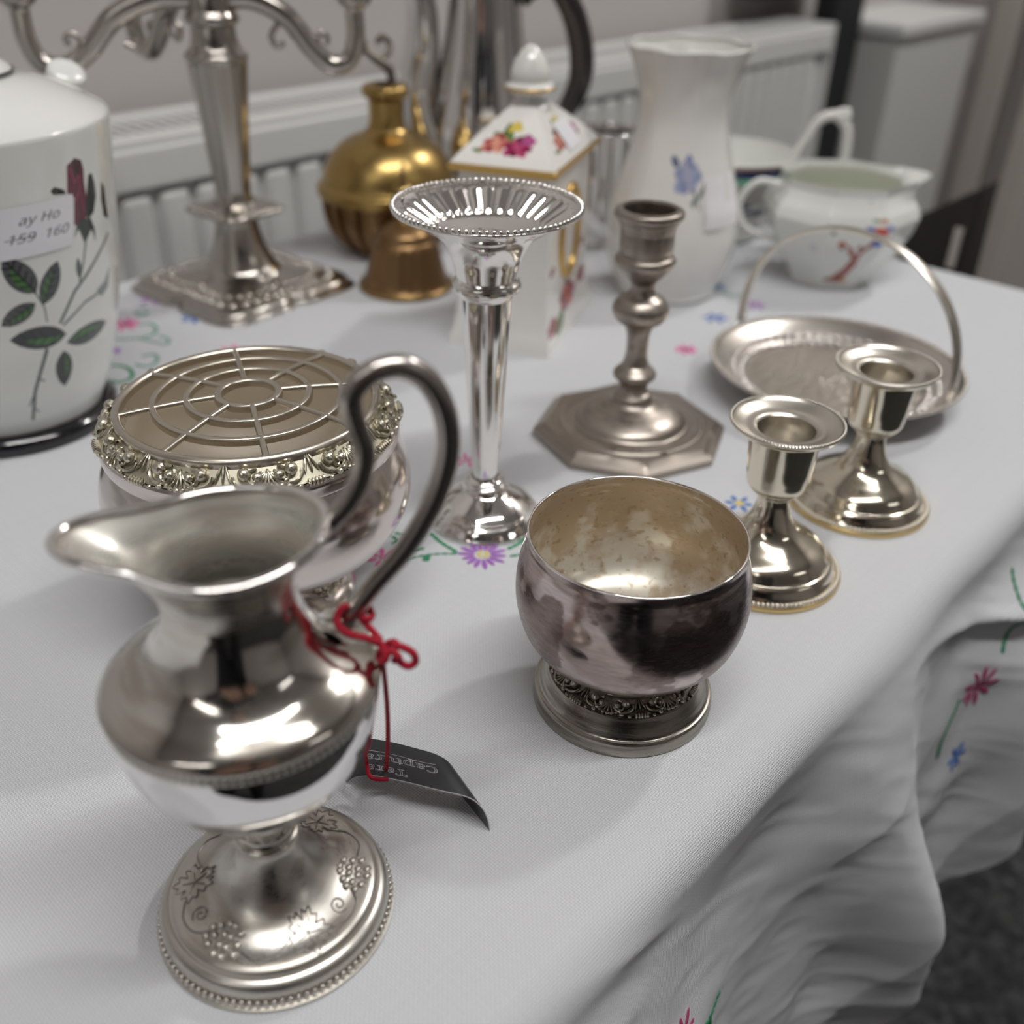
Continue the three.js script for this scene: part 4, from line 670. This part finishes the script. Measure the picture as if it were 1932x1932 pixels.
// ------------------------------------------------------------------ brass claw bell and small brass bell
{
  const t = thing('claw_bell', 'large brass bell with dark curved claws below its flange', 'bell', [0.472, T, -0.538]);
  part('dome', lathe([[[46.5, 38.5], [48.8, 40], [49, 45.5], [47, 47.5]], [[47, 47.5], [45, 49], [44.4, 53], [40, 63], [33, 71], [25, 76], [18, 78.6]], [[18, 78.6], [15, 80.5], [13, 82.4]], [[13, 82.4], [11.8, 86], [11.8, 100]], [[11.8, 100], [15, 103], [15.6, 107], [13, 109.5], [8, 110]]], 96), M.brass, t);
  part('inner_bowl', lathe([[[44, 39], [41, 22], [33, 8], [20, 1], [0.1, 0.4]]], 64), M.brassDark, t);
  for (let i = 0; i < 16; i++) { const a = i / 16 * Math.PI * 2 + 0.1, ca = Math.cos(a), sa = Math.sin(a); part('claw', tube([[45, 40], [44.6, 30], [40.8, 17], [33, 6.5], [24, 2.2]].map(([r, h]) => [r * ca, h, r * sa]), (u) => 2.3 - 0.9 * u, 28, 8), M.brassDark, t); }
  part('hook', [tube([[3, 108, 4], [2, 118, 2], [-4, 124, -2], [-8, 130, -8], [-10, 138, -12]], 3.0, 30, 8), tube([[-3, 124, -2], [4, 128, 0], [6, 134, -2], [2, 137, -4], [-1, 133, -5]], 2.1, 30, 8)], M.iron, t, 'iron hook on the neck');
  const s = thing('hand_bell', 'small brass bell with ribbed skirt in front of the claw bell', 'bell', [0.427, T, -0.474]);
  const rip = (r, h, k) => (a) => [r * (1 + k * Math.abs(Math.cos(10 * a))), h];
  part('skirt', loft([() => [27, 0.2], () => [29.6, 0.4], () => [29.6, 2.6], () => [28, 4.0], rip(25.6, 8, 0.02), rip(22.6, 18, 0.035), rip(20.6, 27, 0.035), () => [19.4, 30.5], () => [18.2, 32], () => [16.2, 36.5], () => [10.4, 40.5], () => [6.4, 42.5]], 120, 4), M.brassDark, s);
  part('lower_band', torus(29.4, 1.0, 2.6, 96, 8), M.brass, s);
  part('handle', lathe([[[6.2, 42], [5.2, 44], [6.8, 46], [6.8, 48], [5, 50]], [[5, 50], [6.4, 53], [6.8, 58], [6.2, 62], [3, 65], [0.1, 65.6]]], 40), M.brass, s);
  part('handle_ring', (() => { const g = new THREE.TorusGeometry(6 * MM, 1.3 * MM, 8, 28); g.rotateY(0.8); g.translate(0, 70 * MM, 0); return g; })(), M.brassDark, s);
}
// ------------------------------------------------------------------ silver coffee pot (behind)
{
  const t = thing('silver_coffee_pot', 'tall polished silver coffee pot with lobed body behind the china caddy', 'coffee pot', [0.580, T, -0.552], -Math.atan2(RX.z, RX.x));
  const lb = (r, h, k = 0.03) => (a) => [r * (1 + k * Math.abs(Math.cos(3 * a + 0.4)) - k * 0.5), h];
  part('body', loft([() => [0.1, 0.3], () => [30, 0.2], () => [31, 3], () => [27, 7], lb(29, 14), lb(36.5, 32), lb(40, 52), lb(39, 72), lb(34.5, 96), lb(29.4, 122), lb(26.4, 148), lb(25.4, 170), () => [27, 182], () => [27.6, 184]], 120, 6), M.mirror, t);
  part('lid', lathe([[[27.4, 184], [26, 189], [18, 197], [8, 202], [5, 204]], [[5, 204], [7, 208], [6, 214], [0.1, 216]]], 64), M.mirror, t);
  part('spout', tube([[-26, 46, 6], [-42, 62, 8], [-48, 90, 8], [-44, 120, 8], [-44, 150, 8], [-52, 172, 8]], (u) => 19 - 10 * u, 60, 16), M.mirror, t);
  part('handle', tube([[26, 152, 0], [44, 166, 0], [60, 150, 0], [70, 122, 0], [70, 98, 0], [58, 76, 0], [38, 66, 0]], (u) => 6.0 + 3.2 * Math.sin(u * Math.PI), 70, 14), std({ color: lin(0.12, 0.11, 0.11), metalness: 1, roughness: 0.22 }), t, 'dark scrolled handle');
  const k = thing('polished_cup', 'slim polished metal cup between the china caddy and the white vase', 'cup', [0.592, T, -0.446]);
  part('cup_wall', lathe([[[0.1, 0.4], [19, 0.2], [20, 2], [18.6, 5], [19.4, 40], [21.4, 78]], [[21.4, 78], [21.8, 79], [21, 79.4], [19.6, 60], [18.4, 8], [0.1, 7]]], 64), M.mirror, k);
}
// ------------------------------------------------------------------ square china caddy
{
  const C0 = [0.4046, -0.3338], ex = new THREE.Vector2(0.913, -0.408), ez = new THREE.Vector2(-0.408, -0.913), SX = 0.0950, SZ = 0.060;
  const cx = C0[0] + (ex.x * SX + ez.x * SZ) / 2, cz = C0[1] + (ex.y * SX + ez.y * SZ) / 2;
  const t = thing('china_caddy', 'rectangular white china caddy with gilt edges and rose prints', 'caddy', [cx, T, cz], Math.atan2(0.408, 0.913));
  // local +x = ex, local -z = ez ; front corner at (-SX/2, +SZ/2)
  const h = 47, fx = SX / 0.094, fz = SZ / 0.094;
  const roses = (n, pal) => canvasTex(512, 512, (g, w, hh) => { g.fillStyle = '#eceae6'; g.fillRect(0, 0, w, hh); pal(g); });
  const cl = (g, x, y, k) => { leaf(g, x, y, 90 * k, 22 * k, -1.9, '#5d7a3c', '#7d9a50'); leaf(g, x, y, 80 * k, 20 * k, -2.6, '#55703a', '#86a05a'); leaf(g, x, y, 90 * k, 20 * k, -0.4, '#6b8548', '#8fa860'); for (let i = 0; i < 5; i++) { g.fillStyle = '#d9c25a'; g.beginPath(); g.arc(x - 10 * k + i * 9 * k, y - 60 * k - 18 * i * k % 70, 13 * k, 0, 7); g.fill(); } rose(g, x - 40 * k, y + 2 * k, 40 * k, ['#b4504a', '#c8776a', '#9c3a3c', '#dc9a84']); rose(g, x + 28 * k, y + 12 * k, 38 * k, ['#8a1848', '#a82a5c', '#6e1038', '#bb4a74']); rose(g, x + 62 * k, y - 20 * k, 24 * k, ['#a03a78', '#b85a90']); };
  const side = roses(1, (g) => { cl(g, 250, 330, 2.1); leaf(g, 120, 410, 70, 16, 3.4, '#5d7a3c', '#86a05a'); });
  const lower = canvasTex(512, 1024, (g, w, hh) => { g.fillStyle = '#eceae6'; g.fillRect(0, 0, w, hh); rose(g, 250, 800, 95, ['#8a1c3c', '#b0403c', '#6e1030', '#c8644a']); leaf(g, 270, 720, 150, 44, -1.2, '#5d7a3c', '#86a05a'); leaf(g, 200, 860, 150, 44, 2.4, '#5d7a3c', '#86a05a'); rose(g, 60, 890, 55, ['#a03a34', '#8a1c3c']); rose(g, 440, 770, 55, ['#a03a34', '#8a1c3c']); rose(g, 60, 560, 30, ['#a03a34', '#7d4a30']); rose(g, 460, 560, 30, ['#a03a34', '#7d4a30']); });
  const prof = [[0, 46.5], [3, 47], [10, 43.5], [24, 40.5], [50, 39.5], [96, 40]];
  // four walls, each a face of the flared body
  const wall = (k, mat, nm, label) => { const g = surf(10, 20, (u, v) => { const y = v * 96; let w = 40; for (let i = 0; i < prof.length - 1; i++) if (y >= prof[i][0] && y <= prof[i + 1][0]) w = lerp(prof[i][1], prof[i + 1][1], (y - prof[i][0]) / (prof[i + 1][0] - prof[i][0])); return [(u * 2 - 1) * w, y, w]; }); g.rotateY(k * Math.PI / 2); g.scale(fx, 1, fz); g.computeVertexNormals(); return part(nm, g, mat, t, label); };
  const mk = (map) => phys({ map, roughness: 0.2, clearcoat: 0.6, clearcoatRoughness: 0.08 });
  wall(0, mk(lower), 'wall_panel'); wall(-1, M.bone, 'wall_panel'); wall(1, M.bone, 'wall_panel'); wall(2, M.bone, 'wall_panel');
  part('base_plate', new THREE.BoxGeometry(0.08 * fx, 0.003, 0.08 * fz).translate(0, 0.002, 0), M.bone, t);
  const lid = part('lid_edge', rbox(-SX / 2, SX / 2, 0.0965, 0.1005, -SZ / 2, SZ / 2, 0.0018), M.gilt, t, 'gilt lid edge');
  const pyr = (k, mat) => { const g = surf(10, 10, (u, v) => { const w = lerp(h * 0.96, 11, v), y = 100 + 24 * Math.pow(v, 0.9); return [(u * 2 - 1) * w, y, w]; }); g.rotateY(k * Math.PI / 2); g.scale(lerp(fx, 1, 0), 1, fz); g.computeVertexNormals(); part('lid_face', g, mat, lid, null); };
  pyr(0, mk(side)); pyr(-1, mk(side)); pyr(1, M.bone); pyr(2, M.bone);
  part('lid_knob', lathe([[[11, 123], [9, 125], [8.6, 128], [13, 131], [13.4, 133], [10, 135]], [[10, 135], [10.6, 139], [8, 146], [3, 152], [0.1, 153]]], 48), M.bone, lid);
  part('knob_gilding', torus(13.2, 0.9, 132, 48, 8), M.gilt, lid);
  const ov = []; for (let i = 0; i < 40; i++) { const a = i / 40 * Math.PI * 2; ov.push([Math.cos(a) * 17, 58 + Math.sin(a) * 25, 40.5 * fz]); }
  part('gilt_oval', tube(ov, 2.2, 100, 8, true), M.gilt, t, 'gilt oval moulding');
  // small paper sticker on the lid
  const st = surf(4, 4, (u, v) => { const w = 46, vv = lerp(0.1, 0.62, v), y = 100.5 + 24 * Math.pow(vv, 0.9), ww = lerp(h * 0.95, 11, vv); return [lerp(-10, 14, u), y + 0.4, (ww + 0.6) * fz]; }); part('paper_sticker', st, M.paper, lid, 'small white price sticker');
}
// ------------------------------------------------------------------ tall white vase
{
  const c = [0.5447, -0.3534];
  const t = thing('china_vase', 'tall waisted white china vase with pale blue flower sprig', 'vase', [c[0], T, c[1]], 0);
  const PF = [[28, 0.4], [31, 1.5], [31.6, 4], [35, 12], [39.6, 26], [41.2, 40], [39.6, 56], [35, 74], [29.4, 94], [27.0, 108], [28.0, 122], [32, 136], [36.4, 146]];
  const cv = new THREE.CatmullRomCurve3(PF.map((p) => new THREE.Vector3(p[0], p[1], 0)), false, 'centripetal');
  const face = Math.atan2(-FH.z, -FH.x);
  const tex = canvasTex(1024, 1024, (g, w, h) => {
    g.fillStyle = '#e9e7e3'; g.fillRect(0, 0, w, h);
    const X = (px) => 512 + (px - 1276) * 2.6, Y = (py) => 1024 * (1 - clamp((556 - py) / 470)); // rough placing on the near side
    rose(g, X(1280), Y(296), 74, ['#98a2c2', '#a4adca', '#8d97bb', '#b3b2c9']); g.fillStyle = '#6a7690'; g.beginPath(); g.ellipse(X(1250), Y(272), 30, 18, 0.6, 0, 7); g.fill();
    g.strokeStyle = '#74817a'; g.lineWidth = 8; g.beginPath(); g.moveTo(X(1290), Y(318)); g.lineTo(X(1304), Y(336)); g.lineTo(X(1322), Y(306)); g.moveTo(X(1304), Y(336)); g.lineTo(X(1308), Y(355)); g.moveTo(X(1300), Y(330)); g.lineTo(X(1290), Y(345)); g.stroke();
    leaf(g, X(1304), Y(336), 60, 12, -0.8, '#7d8a84', '#8a9690'); leaf(g, X(1300), Y(330), 50, 10, 1.9, '#7d8a84', '#8a9690');
    g.fillStyle = '#8d9a7e'; g.beginPath(); g.ellipse(X(1160), Y(440), 14, 20, 0, 0, 7); g.fill();
  });
  const pts = cv.getSpacedPoints(60);
  const wallFn = (a0, a1) => surf(96, 60, (u, v) => { const p = pts[Math.round(v * 60)], a = lerp(a0, a1, u), r = p.x * (1 + 0.012 * Math.cos(8 * a)); return [Math.cos(a) * r, p.y + (v > 0.97 ? 0.5 * Math.cos(8 * a) : 0), Math.sin(a) * r]; });
  part('wall', wallFn(face - Math.PI / 2, face - Math.PI * 1.5), M.bone, t);
  part('printed_wall', wallFn(face + Math.PI / 2, face - Math.PI / 2).toNonIndexed(), phys({ map: tex, roughness: 0.2, clearcoat: 0.6, clearcoatRoughness: 0.08 }), t, 'side with pale blue flower print');
  for (const m of t.children) { m.material.side = THREE.DoubleSide; }
  part('lip', (() => { const p = []; for (let i = 0; i < 80; i++) { const a = i / 80 * Math.PI * 2, r = 36.2 * (1 + 0.012 * Math.cos(8 * a)); p.push([Math.cos(a) * r, 146.2 + 0.5 * Math.cos(8 * a), Math.sin(a) * r]); } return tube(p, 1.1, 160, 8, true); })(), M.bone, t);
  part('base', lathe([[[0.1, 1], [28, 0.4]], [[31, 1.2], [32.2, 2.4], [31.4, 3.6]]], 64), M.bone, t);
  const st = surf(10, 6, (u, v) => { const a = face - 0.35 - 0.75 * u, h = lerp(50, 80, v), p = pts.find((q) => q.y >= h), r = p.x * 1.012 + 0.6; return [Math.cos(a) * r, h, Math.sin(a) * r]; });
  part('paper_label', st, std({ color: lin(0.80, 0.79, 0.81), roughness: 0.8, side: THREE.DoubleSide }), t, 'white paper price label');
}
// ------------------------------------------------------------------ octagonal cream jug with tree print
{
  const c = [0.645, -0.290]; const face = Math.atan2(-FH.z, -FH.x);
  const t = thing('china_creamer', 'white octagonal china creamer painted with a flowering tree', 'jug', [c[0], T, c[1]]);
  const right = Math.atan2(RX.z, RX.x);
  const oc = (R, h, sp = 0) => (a) => { const q = mod(a - right + Math.PI / 8, Math.PI / 4) - Math.PI / 8; let r = R * 0.965 / Math.cos(q) * 0.98; const d = mod(a - right + Math.PI, Math.PI * 2) - Math.PI; r += sp * Math.exp(-((d / 0.38) ** 2)); return [r, h + sp * 0.1 * Math.exp(-((d / 0.5) ** 2))]; };
  const rings = [oc(27, 0.3), oc(28, 2), oc(29, 6), oc(38, 20), oc(46, 34), oc(49.5, 46), oc(47.5, 52), oc(43, 58), oc(40.5, 63, 8), oc(41.5, 68, 15)];
  const tex = canvasTex(1024, 1024, (g, w, h) => {
    g.fillStyle = '#e6e8e4'; g.fillRect(0, 0, w, h); const HS = [0.3, 2, 6, 20, 34, 46, 52, 58, 63, 68], X = (px) => 512 + (px - 1590) * 2.4, Y = (py) => { const hh = clamp((560 - py) * 0.34, 0.4, 67); let i = 0; while (hh > HS[i + 1]) i++; return 1024 * (1 - (i + (hh - HS[i]) / (HS[i + 1] - HS[i])) / 9); };
    g.strokeStyle = '#9a4636'; g.lineCap = g.lineJoin = 'round'; const br = (w, ...p) => { g.lineWidth = w; g.beginPath(); p.forEach((q, i) => (i ? g.lineTo(X(q[0]), Y(q[1])) : g.moveTo(X(q[0]), Y(q[1])))); g.stroke(); };
    br(60, [1572, 534], [1594, 520], [1604, 500]); br(44, [1604, 500], [1606, 484]); br(26, [1606, 486], [1588, 474], [1584, 466]); br(26, [1606, 484], [1616, 466], [1626, 458]); br(30, [1540, 540], [1566, 536], [1600, 541]); br(12, [1584, 466], [1566, 456]); br(12, [1620, 462], [1634, 436]);
    const dot = (px, py, r, col) => { g.fillStyle = col; g.beginPath(); g.arc(X(px), Y(py), r, 0, 7); g.fill(); };
    dot(1602, 542, 22, '#d68a30'); dot(1575, 545, 16, '#6a8a50'); dot(1635, 430, 40, '#d2452a'); dot(1614, 424, 24, '#3a62b4'); dot(1655, 422, 24, '#4a6cba'); dot(1638, 452, 26, '#3f66b8'); dot(1640, 410, 22, '#d08a6a'); dot(1625, 410, 20, '#86a890'); dot(1562, 456, 22, '#b8443e'); dot(1564, 464, 12, '#4e7a5e'); dot(1540, 434, 12, '#5d6b5a'); dot(1668, 438, 14, '#8a8070'); dot(1605, 462, 14, '#7d4a3a'); dot(1615, 380, 10, '#8ab0a8'); dot(1500, 470, 26, '#d9d6dc');
  });
  const half = (a0, a1) => surf(128, (rings.length - 1) * 4, (u, v) => { const a = lerp(a0, a1, u), n = rings.length - 1, k = v * n, i = Math.min(n - 1, Math.floor(k)), f = k - i, A = rings[i](a), B = rings[i + 1](a); const r = lerp(A[0], B[0], f), y = lerp(A[1], B[1], f); return [Math.cos(a) * r, y, Math.sin(a) * r]; });
  const mp = phys({ map: tex, roughness: 0.16, clearcoat: 0.8, clearcoatRoughness: 0.05, side: THREE.DoubleSide }); const mw = M.china.clone(); mw.side = THREE.DoubleSide;
  part('painted_wall', creased(half(face + 1.35, face - 1.35), 0.35), mp, t, 'wall painted with red-trunked tree and bright blossoms');
  part('wall', creased(half(face - 1.35, face - Math.PI * 2 + 1.35), 0.35), mw, t);
  part('base', lathe([[[0.1, 1.0], [27, 0.4]]], 48), M.china, t);
  part('interior', lathe([[[36.5, 64], [38.5, 58], [43, 46], [36, 28], [25, 10], [0.1, 6]]], 64), std({ color: lin(0.68, 0.70, 0.62), roughness: 0.3 }), t, 'pale greenish interior');
  const li = new THREE.Vector3(Math.cos(right + Math.PI), 0, Math.sin(right + Math.PI));
  part('handle', tube([[40, 60], [56, 62], [66, 50], [62, 34], [46, 26], [38, 24]].map(([o, h]) => [li.x * o, h, li.z * o]), 2.3, 50, 10), M.china, t);
}
// ------------------------------------------------------------------ blue banded sauce jug
{
  const c = [0.672, -0.392];
  const t = thing('banded_jug', 'white jug with navy and mint bands and high looped handle', 'jug', [c[0], T, c[1]], -Math.atan2(RX.z, RX.x));
  const tex = canvasTex(512, 512, (g, w, h) => {
    g.fillStyle = '#dcdcd6'; g.fillRect(0, 0, w, h); const row = (a, b, col) => { g.fillStyle = col; g.fillRect(0, h * (1 - b), w, h * (b - a)); };
    row(0.0, 0.16, '#1f2b58'); row(0.80, 0.93, '#1b2a5e'); row(0.74, 0.80, '#7fc8a2'); row(0.93, 0.965, '#c79474'); row(0.55, 0.74, '#a8a4a0'); row(0.16, 0.2, '#4f8a6e');
    for (let i = 0; i < 26; i++) { g.fillStyle = ['#27345f', '#c7c6c2', '#3d7a62', '#555a6a'][i % 4]; g.beginPath(); g.ellipse((i * 83) % w, h * (0.45 + 0.2 * ((i * 37) % 10) / 10), 26, 16, i, 0, 7); g.fill(); }
  });
  part('wall', lathe([[[20, 0.4], [26, 2], [28, 8], [36, 26], [42, 42], [45, 54], [47, 61]]], 80, 8), phys({ map: tex, roughness: 0.18, clearcoat: 0.6, clearcoatRoughness: 0.06, side: THREE.DoubleSide }), t);
  part('interior', lathe([[[46.2, 61], [44, 53], [40, 40], [26, 10], [0.1, 6]]], 64), M.china, t);
  part('rim', torus(46.6, 0.9, 61, 96, 8), M.bone, t);
  part('handle', tube([[44, 56, 0], [52, 70, 0], [60, 84, 0], [70, 87, 0], [79, 80, 0], [82, 64, 0], [80, 44, 0], [66, 28, 0], [38, 24, 0]], (u) => 3.0 + 1.2 * Math.sin(u * Math.PI), 80, 12), M.bone, t);
  part('thumb_rest', [sph(78, 87, 0, 4, 3.4, 4, 14, 10), tube([[66, 86, 0], [74, 90, 0], [80, 90, 0]], 2.6, 16, 8)], M.bone, t);
}
// ------------------------------------------------------------------ the person taking the picture, mirrored in the silver
{
  const S = FH.clone().multiplyScalar(-0.43).setY(0);                 // where the feet stand
  const W3 = (r, y, f) => S.clone().addScaledVector(RX, r).addScaledVector(FH, f).setY(y);
  // smooth union of tapered capsules, meshed on a grid
  function figure(bones, res, blend) {
    const bb = new THREE.Box3(); for (const [a, b, ra, rb] of bones) for (const [p, r] of [[a, ra], [b, rb]]) { bb.expandByPoint(p.clone().addScalar(r + 0.03)); bb.expandByPoint(p.clone().addScalar(-r - 0.03)); }
    const c = bb.getCenter(new THREE.Vector3()), half = Math.max(...bb.getSize(new THREE.Vector3()).toArray()) / 2 * 1.06;
    const mc = new MarchingCubes(res, new THREE.MeshStandardMaterial(), false, false, 200000); mc.isolation = 0;
    const q = new THREE.Vector3(), ab = new THREE.Vector3(), ap = new THREE.Vector3();
    for (let k = 0; k < res; k++) for (let j = 0; j < res; j++) for (let i = 0; i < res; i++) {
      q.set((i - res / 2) / (res / 2), (j - res / 2) / (res / 2), (k - res / 2) / (res / 2)).multiplyScalar(half).add(c);
      let sum = 0; for (const [a, b, ra, rb] of bones) { ab.subVectors(b, a); ap.subVectors(q, a); const t = clamp(ap.dot(ab) / Math.max(1e-9, ab.lengthSq())); const d = ap.addScaledVector(ab, -t).length() - lerp(ra, rb, t); sum += Math.exp(-d / blend); }
      mc.field[i + j * res + k * res * res] = Math.log(Math.max(sum, 1e-30)) * blend;
    }
    mc.update();
    const g = new THREE.BufferGeometry(); g.setAttribute('position', new THREE.BufferAttribute(mc.positionArray.slice(0, mc.count * 3), 3)); g.scale(half, half, half); g.translate(c.x, c.y, c.z);
    const w = mergeVertices(g, 1e-5); w.computeVertexNormals(); const n = w.toNonIndexed(); n.setAttribute('uv', new THREE.BufferAttribute(new Float32Array(n.attributes.position.count * 2), 2)); return n;
  }
  const t = thing('person', 'person in dark clothes holding a phone over the table', 'person', [0, 0, 0]);
  const skinM = std({ color: lin(0.52, 0.33, 0.25), roughness: 0.55 }), clothM = std({ color: lin(0.012, 0.013, 0.017), roughness: 0.85 }), hairM = std({ color: lin(0.03, 0.02, 0.015), roughness: 0.6 }), shoeM = M.black;
  const hip = W3(0, 0.97, 0), chest = W3(0, 1.26, 0.03), neck = W3(0, 1.45, 0.07), head = W3(0, 1.58, 0.13);
  const P = camera.position, back = FW.clone().negate();
  const ph = (r, u, b) => P.clone().addScaledVector(CR, r).addScaledVector(CU, u).addScaledVector(back, b);
  const bodyBones = [], handGeo = [];
  for (const d of [-1, 1]) {
    const sh = W3(d * 0.19, 1.39, 0.04), el = W3(d * 0.27, 1.12, 0.10), wr = ph(d * 0.085, -0.085, 0.075);
    bodyBones.push([sh, el, 0.062, 0.05], [el, wr.clone().lerp(el, 0.08), 0.049, 0.036], [W3(d * 0.02, 1.4, 0.05), sh, 0.075, 0.065]);
    const kn = W3(d * 0.11, 0.50, 0.04), an = W3(d * 0.12, 0.09, 0); bodyBones.push([W3(d * 0.09, 0.92, 0), kn, 0.098, 0.068], [kn, an, 0.062, 0.045]);
    // hand: palm beside the phone, four fingers curled behind it, thumb on the screen side
    const palm = ph(d * 0.062, -0.065, 0.034), hb = [[wr, palm, 0.026, 0.027], [palm, ph(d * 0.054, -0.045, 0.022), 0.024, 0.02]];
    [[-0.028, 0.92], [-0.046, 1], [-0.064, 0.96], [-0.081, 0.8]].forEach(([u, L]) => { const k0 = ph(d * 0.052, u, 0.022), k1 = ph(d * 0.046, u + 0.003, 0.003), k2 = ph(d * (0.046 - 0.022 * L), u + 0.004, -0.0005 + 0.0), k3 = ph(d * (0.046 - 0.036 * L), u + 0.004, 0.0005); hb.push([palm, k0, 0.016, 0.0095], [k0, k1, 0.0095, 0.0088], [k1, k2, 0.0088, 0.008], [k2, k3, 0.008, 0.007]); });
    const t0 = ph(d * 0.052, -0.055, 0.04), t1 = ph(d * 0.034, -0.04, 0.032), t2 = ph(d * 0.018, -0.03, 0.028); hb.push([palm, t0, 0.02, 0.013], [t0, t1, 0.0115, 0.0105], [t1, t2, 0.0105, 0.0085]);
    handGeo.push(figure(hb, 64, 0.0018));
    part('shoe', figure([[W3(d * 0.12, 0.045, -0.04), W3(d * 0.13, 0.04, 0.16), 0.045, 0.038]], 32, 0.004), shoeM, t);
  }
  bodyBones.push([hip, chest, 0.135, 0.15], [chest, W3(0, 1.38, 0.05), 0.13, 0.085], [W3(-0.06, 1.0, 0), W3(0.06, 1.0, 0), 0.13, 0.13], [W3(-0.07, 1.27, 0.03), W3(0.07, 1.27, 0.03), 0.115, 0.115]);
  part('clothing', figure(bodyBones, 110, 0.018), clothM, t, 'dark top and trousers');
  const fwd = FH.clone().multiplyScalar(0.8).add(new THREE.Vector3(0, -0.6, 0)), upv = FH.clone().multiplyScalar(0.6).add(new THREE.Vector3(0, 0.8, 0));
  const hp = (r, u, f) => head.clone().addScaledVector(RX, r).addScaledVector(upv, u).addScaledVector(fwd, f);
  const headGeo = figure([[W3(0, 1.38, 0.05), hp(0, -0.07, -0.01), 0.058, 0.052], [hp(0, 0.035, -0.02), hp(0, 0.02, 0.015), 0.082, 0.078], [hp(0, -0.03, 0.03), hp(0, -0.07, 0.045), 0.056, 0.036], [hp(0, 0.005, 0.095), hp(0, -0.025, 0.108), 0.011, 0.015], [hp(-0.018, -0.052, 0.083), hp(0.018, -0.052, 0.083), 0.009, 0.009], [hp(-0.078, 0.0, -0.01), hp(-0.078, -0.03, -0.005), 0.014, 0.01], [hp(0.078, 0.0, -0.01), hp(0.078, -0.03, -0.005), 0.014, 0.01]], 72, 0.007);
  part('body', [headGeo, ...handGeo], skinM, t);
  part('hair', figure([[hp(0, 0.06, -0.03), hp(0, 0.03, -0.05), 0.085, 0.084], [hp(-0.06, 0.05, 0.0), hp(-0.072, -0.03, -0.03), 0.036, 0.03], [hp(0.06, 0.05, 0.0), hp(0.072, -0.03, -0.03), 0.036, 0.03], [hp(0, 0.105, 0.02), hp(0, 0.1, -0.03), 0.03, 0.04], [hp(0, 0, -0.07), hp(0, -0.06, -0.06), 0.06, 0.05]], 56, 0.01), hairM, t);
  for (const d of [-1, 1]) { const e = new THREE.SphereGeometry(0.0115, 16, 12); const c = hp(d * 0.031, 0.012, 0.078); e.translate(c.x, c.y, c.z); part('eye', e, M.china, t); }
  const phone = thing('phone', 'black phone held by the person in dark clothes', 'phone', ph(0.0, -0.045, 0.016).toArray());
  phone.quaternion.setFromRotationMatrix(new THREE.Matrix4().makeBasis(CR, CU, back));
  part('shell', new RoundedBoxGeometry(0.075, 0.158, 0.0085, 4, 0.004), M.blackGlaze, phone);
  part('screen', new THREE.BoxGeometry(0.069, 0.15, 0.0006).translate(0, 0, 0.0043), std({ color: lin(0.01, 0.01, 0.01), roughness: 0.08 }), phone);
}
renderer.render(scene, camera);
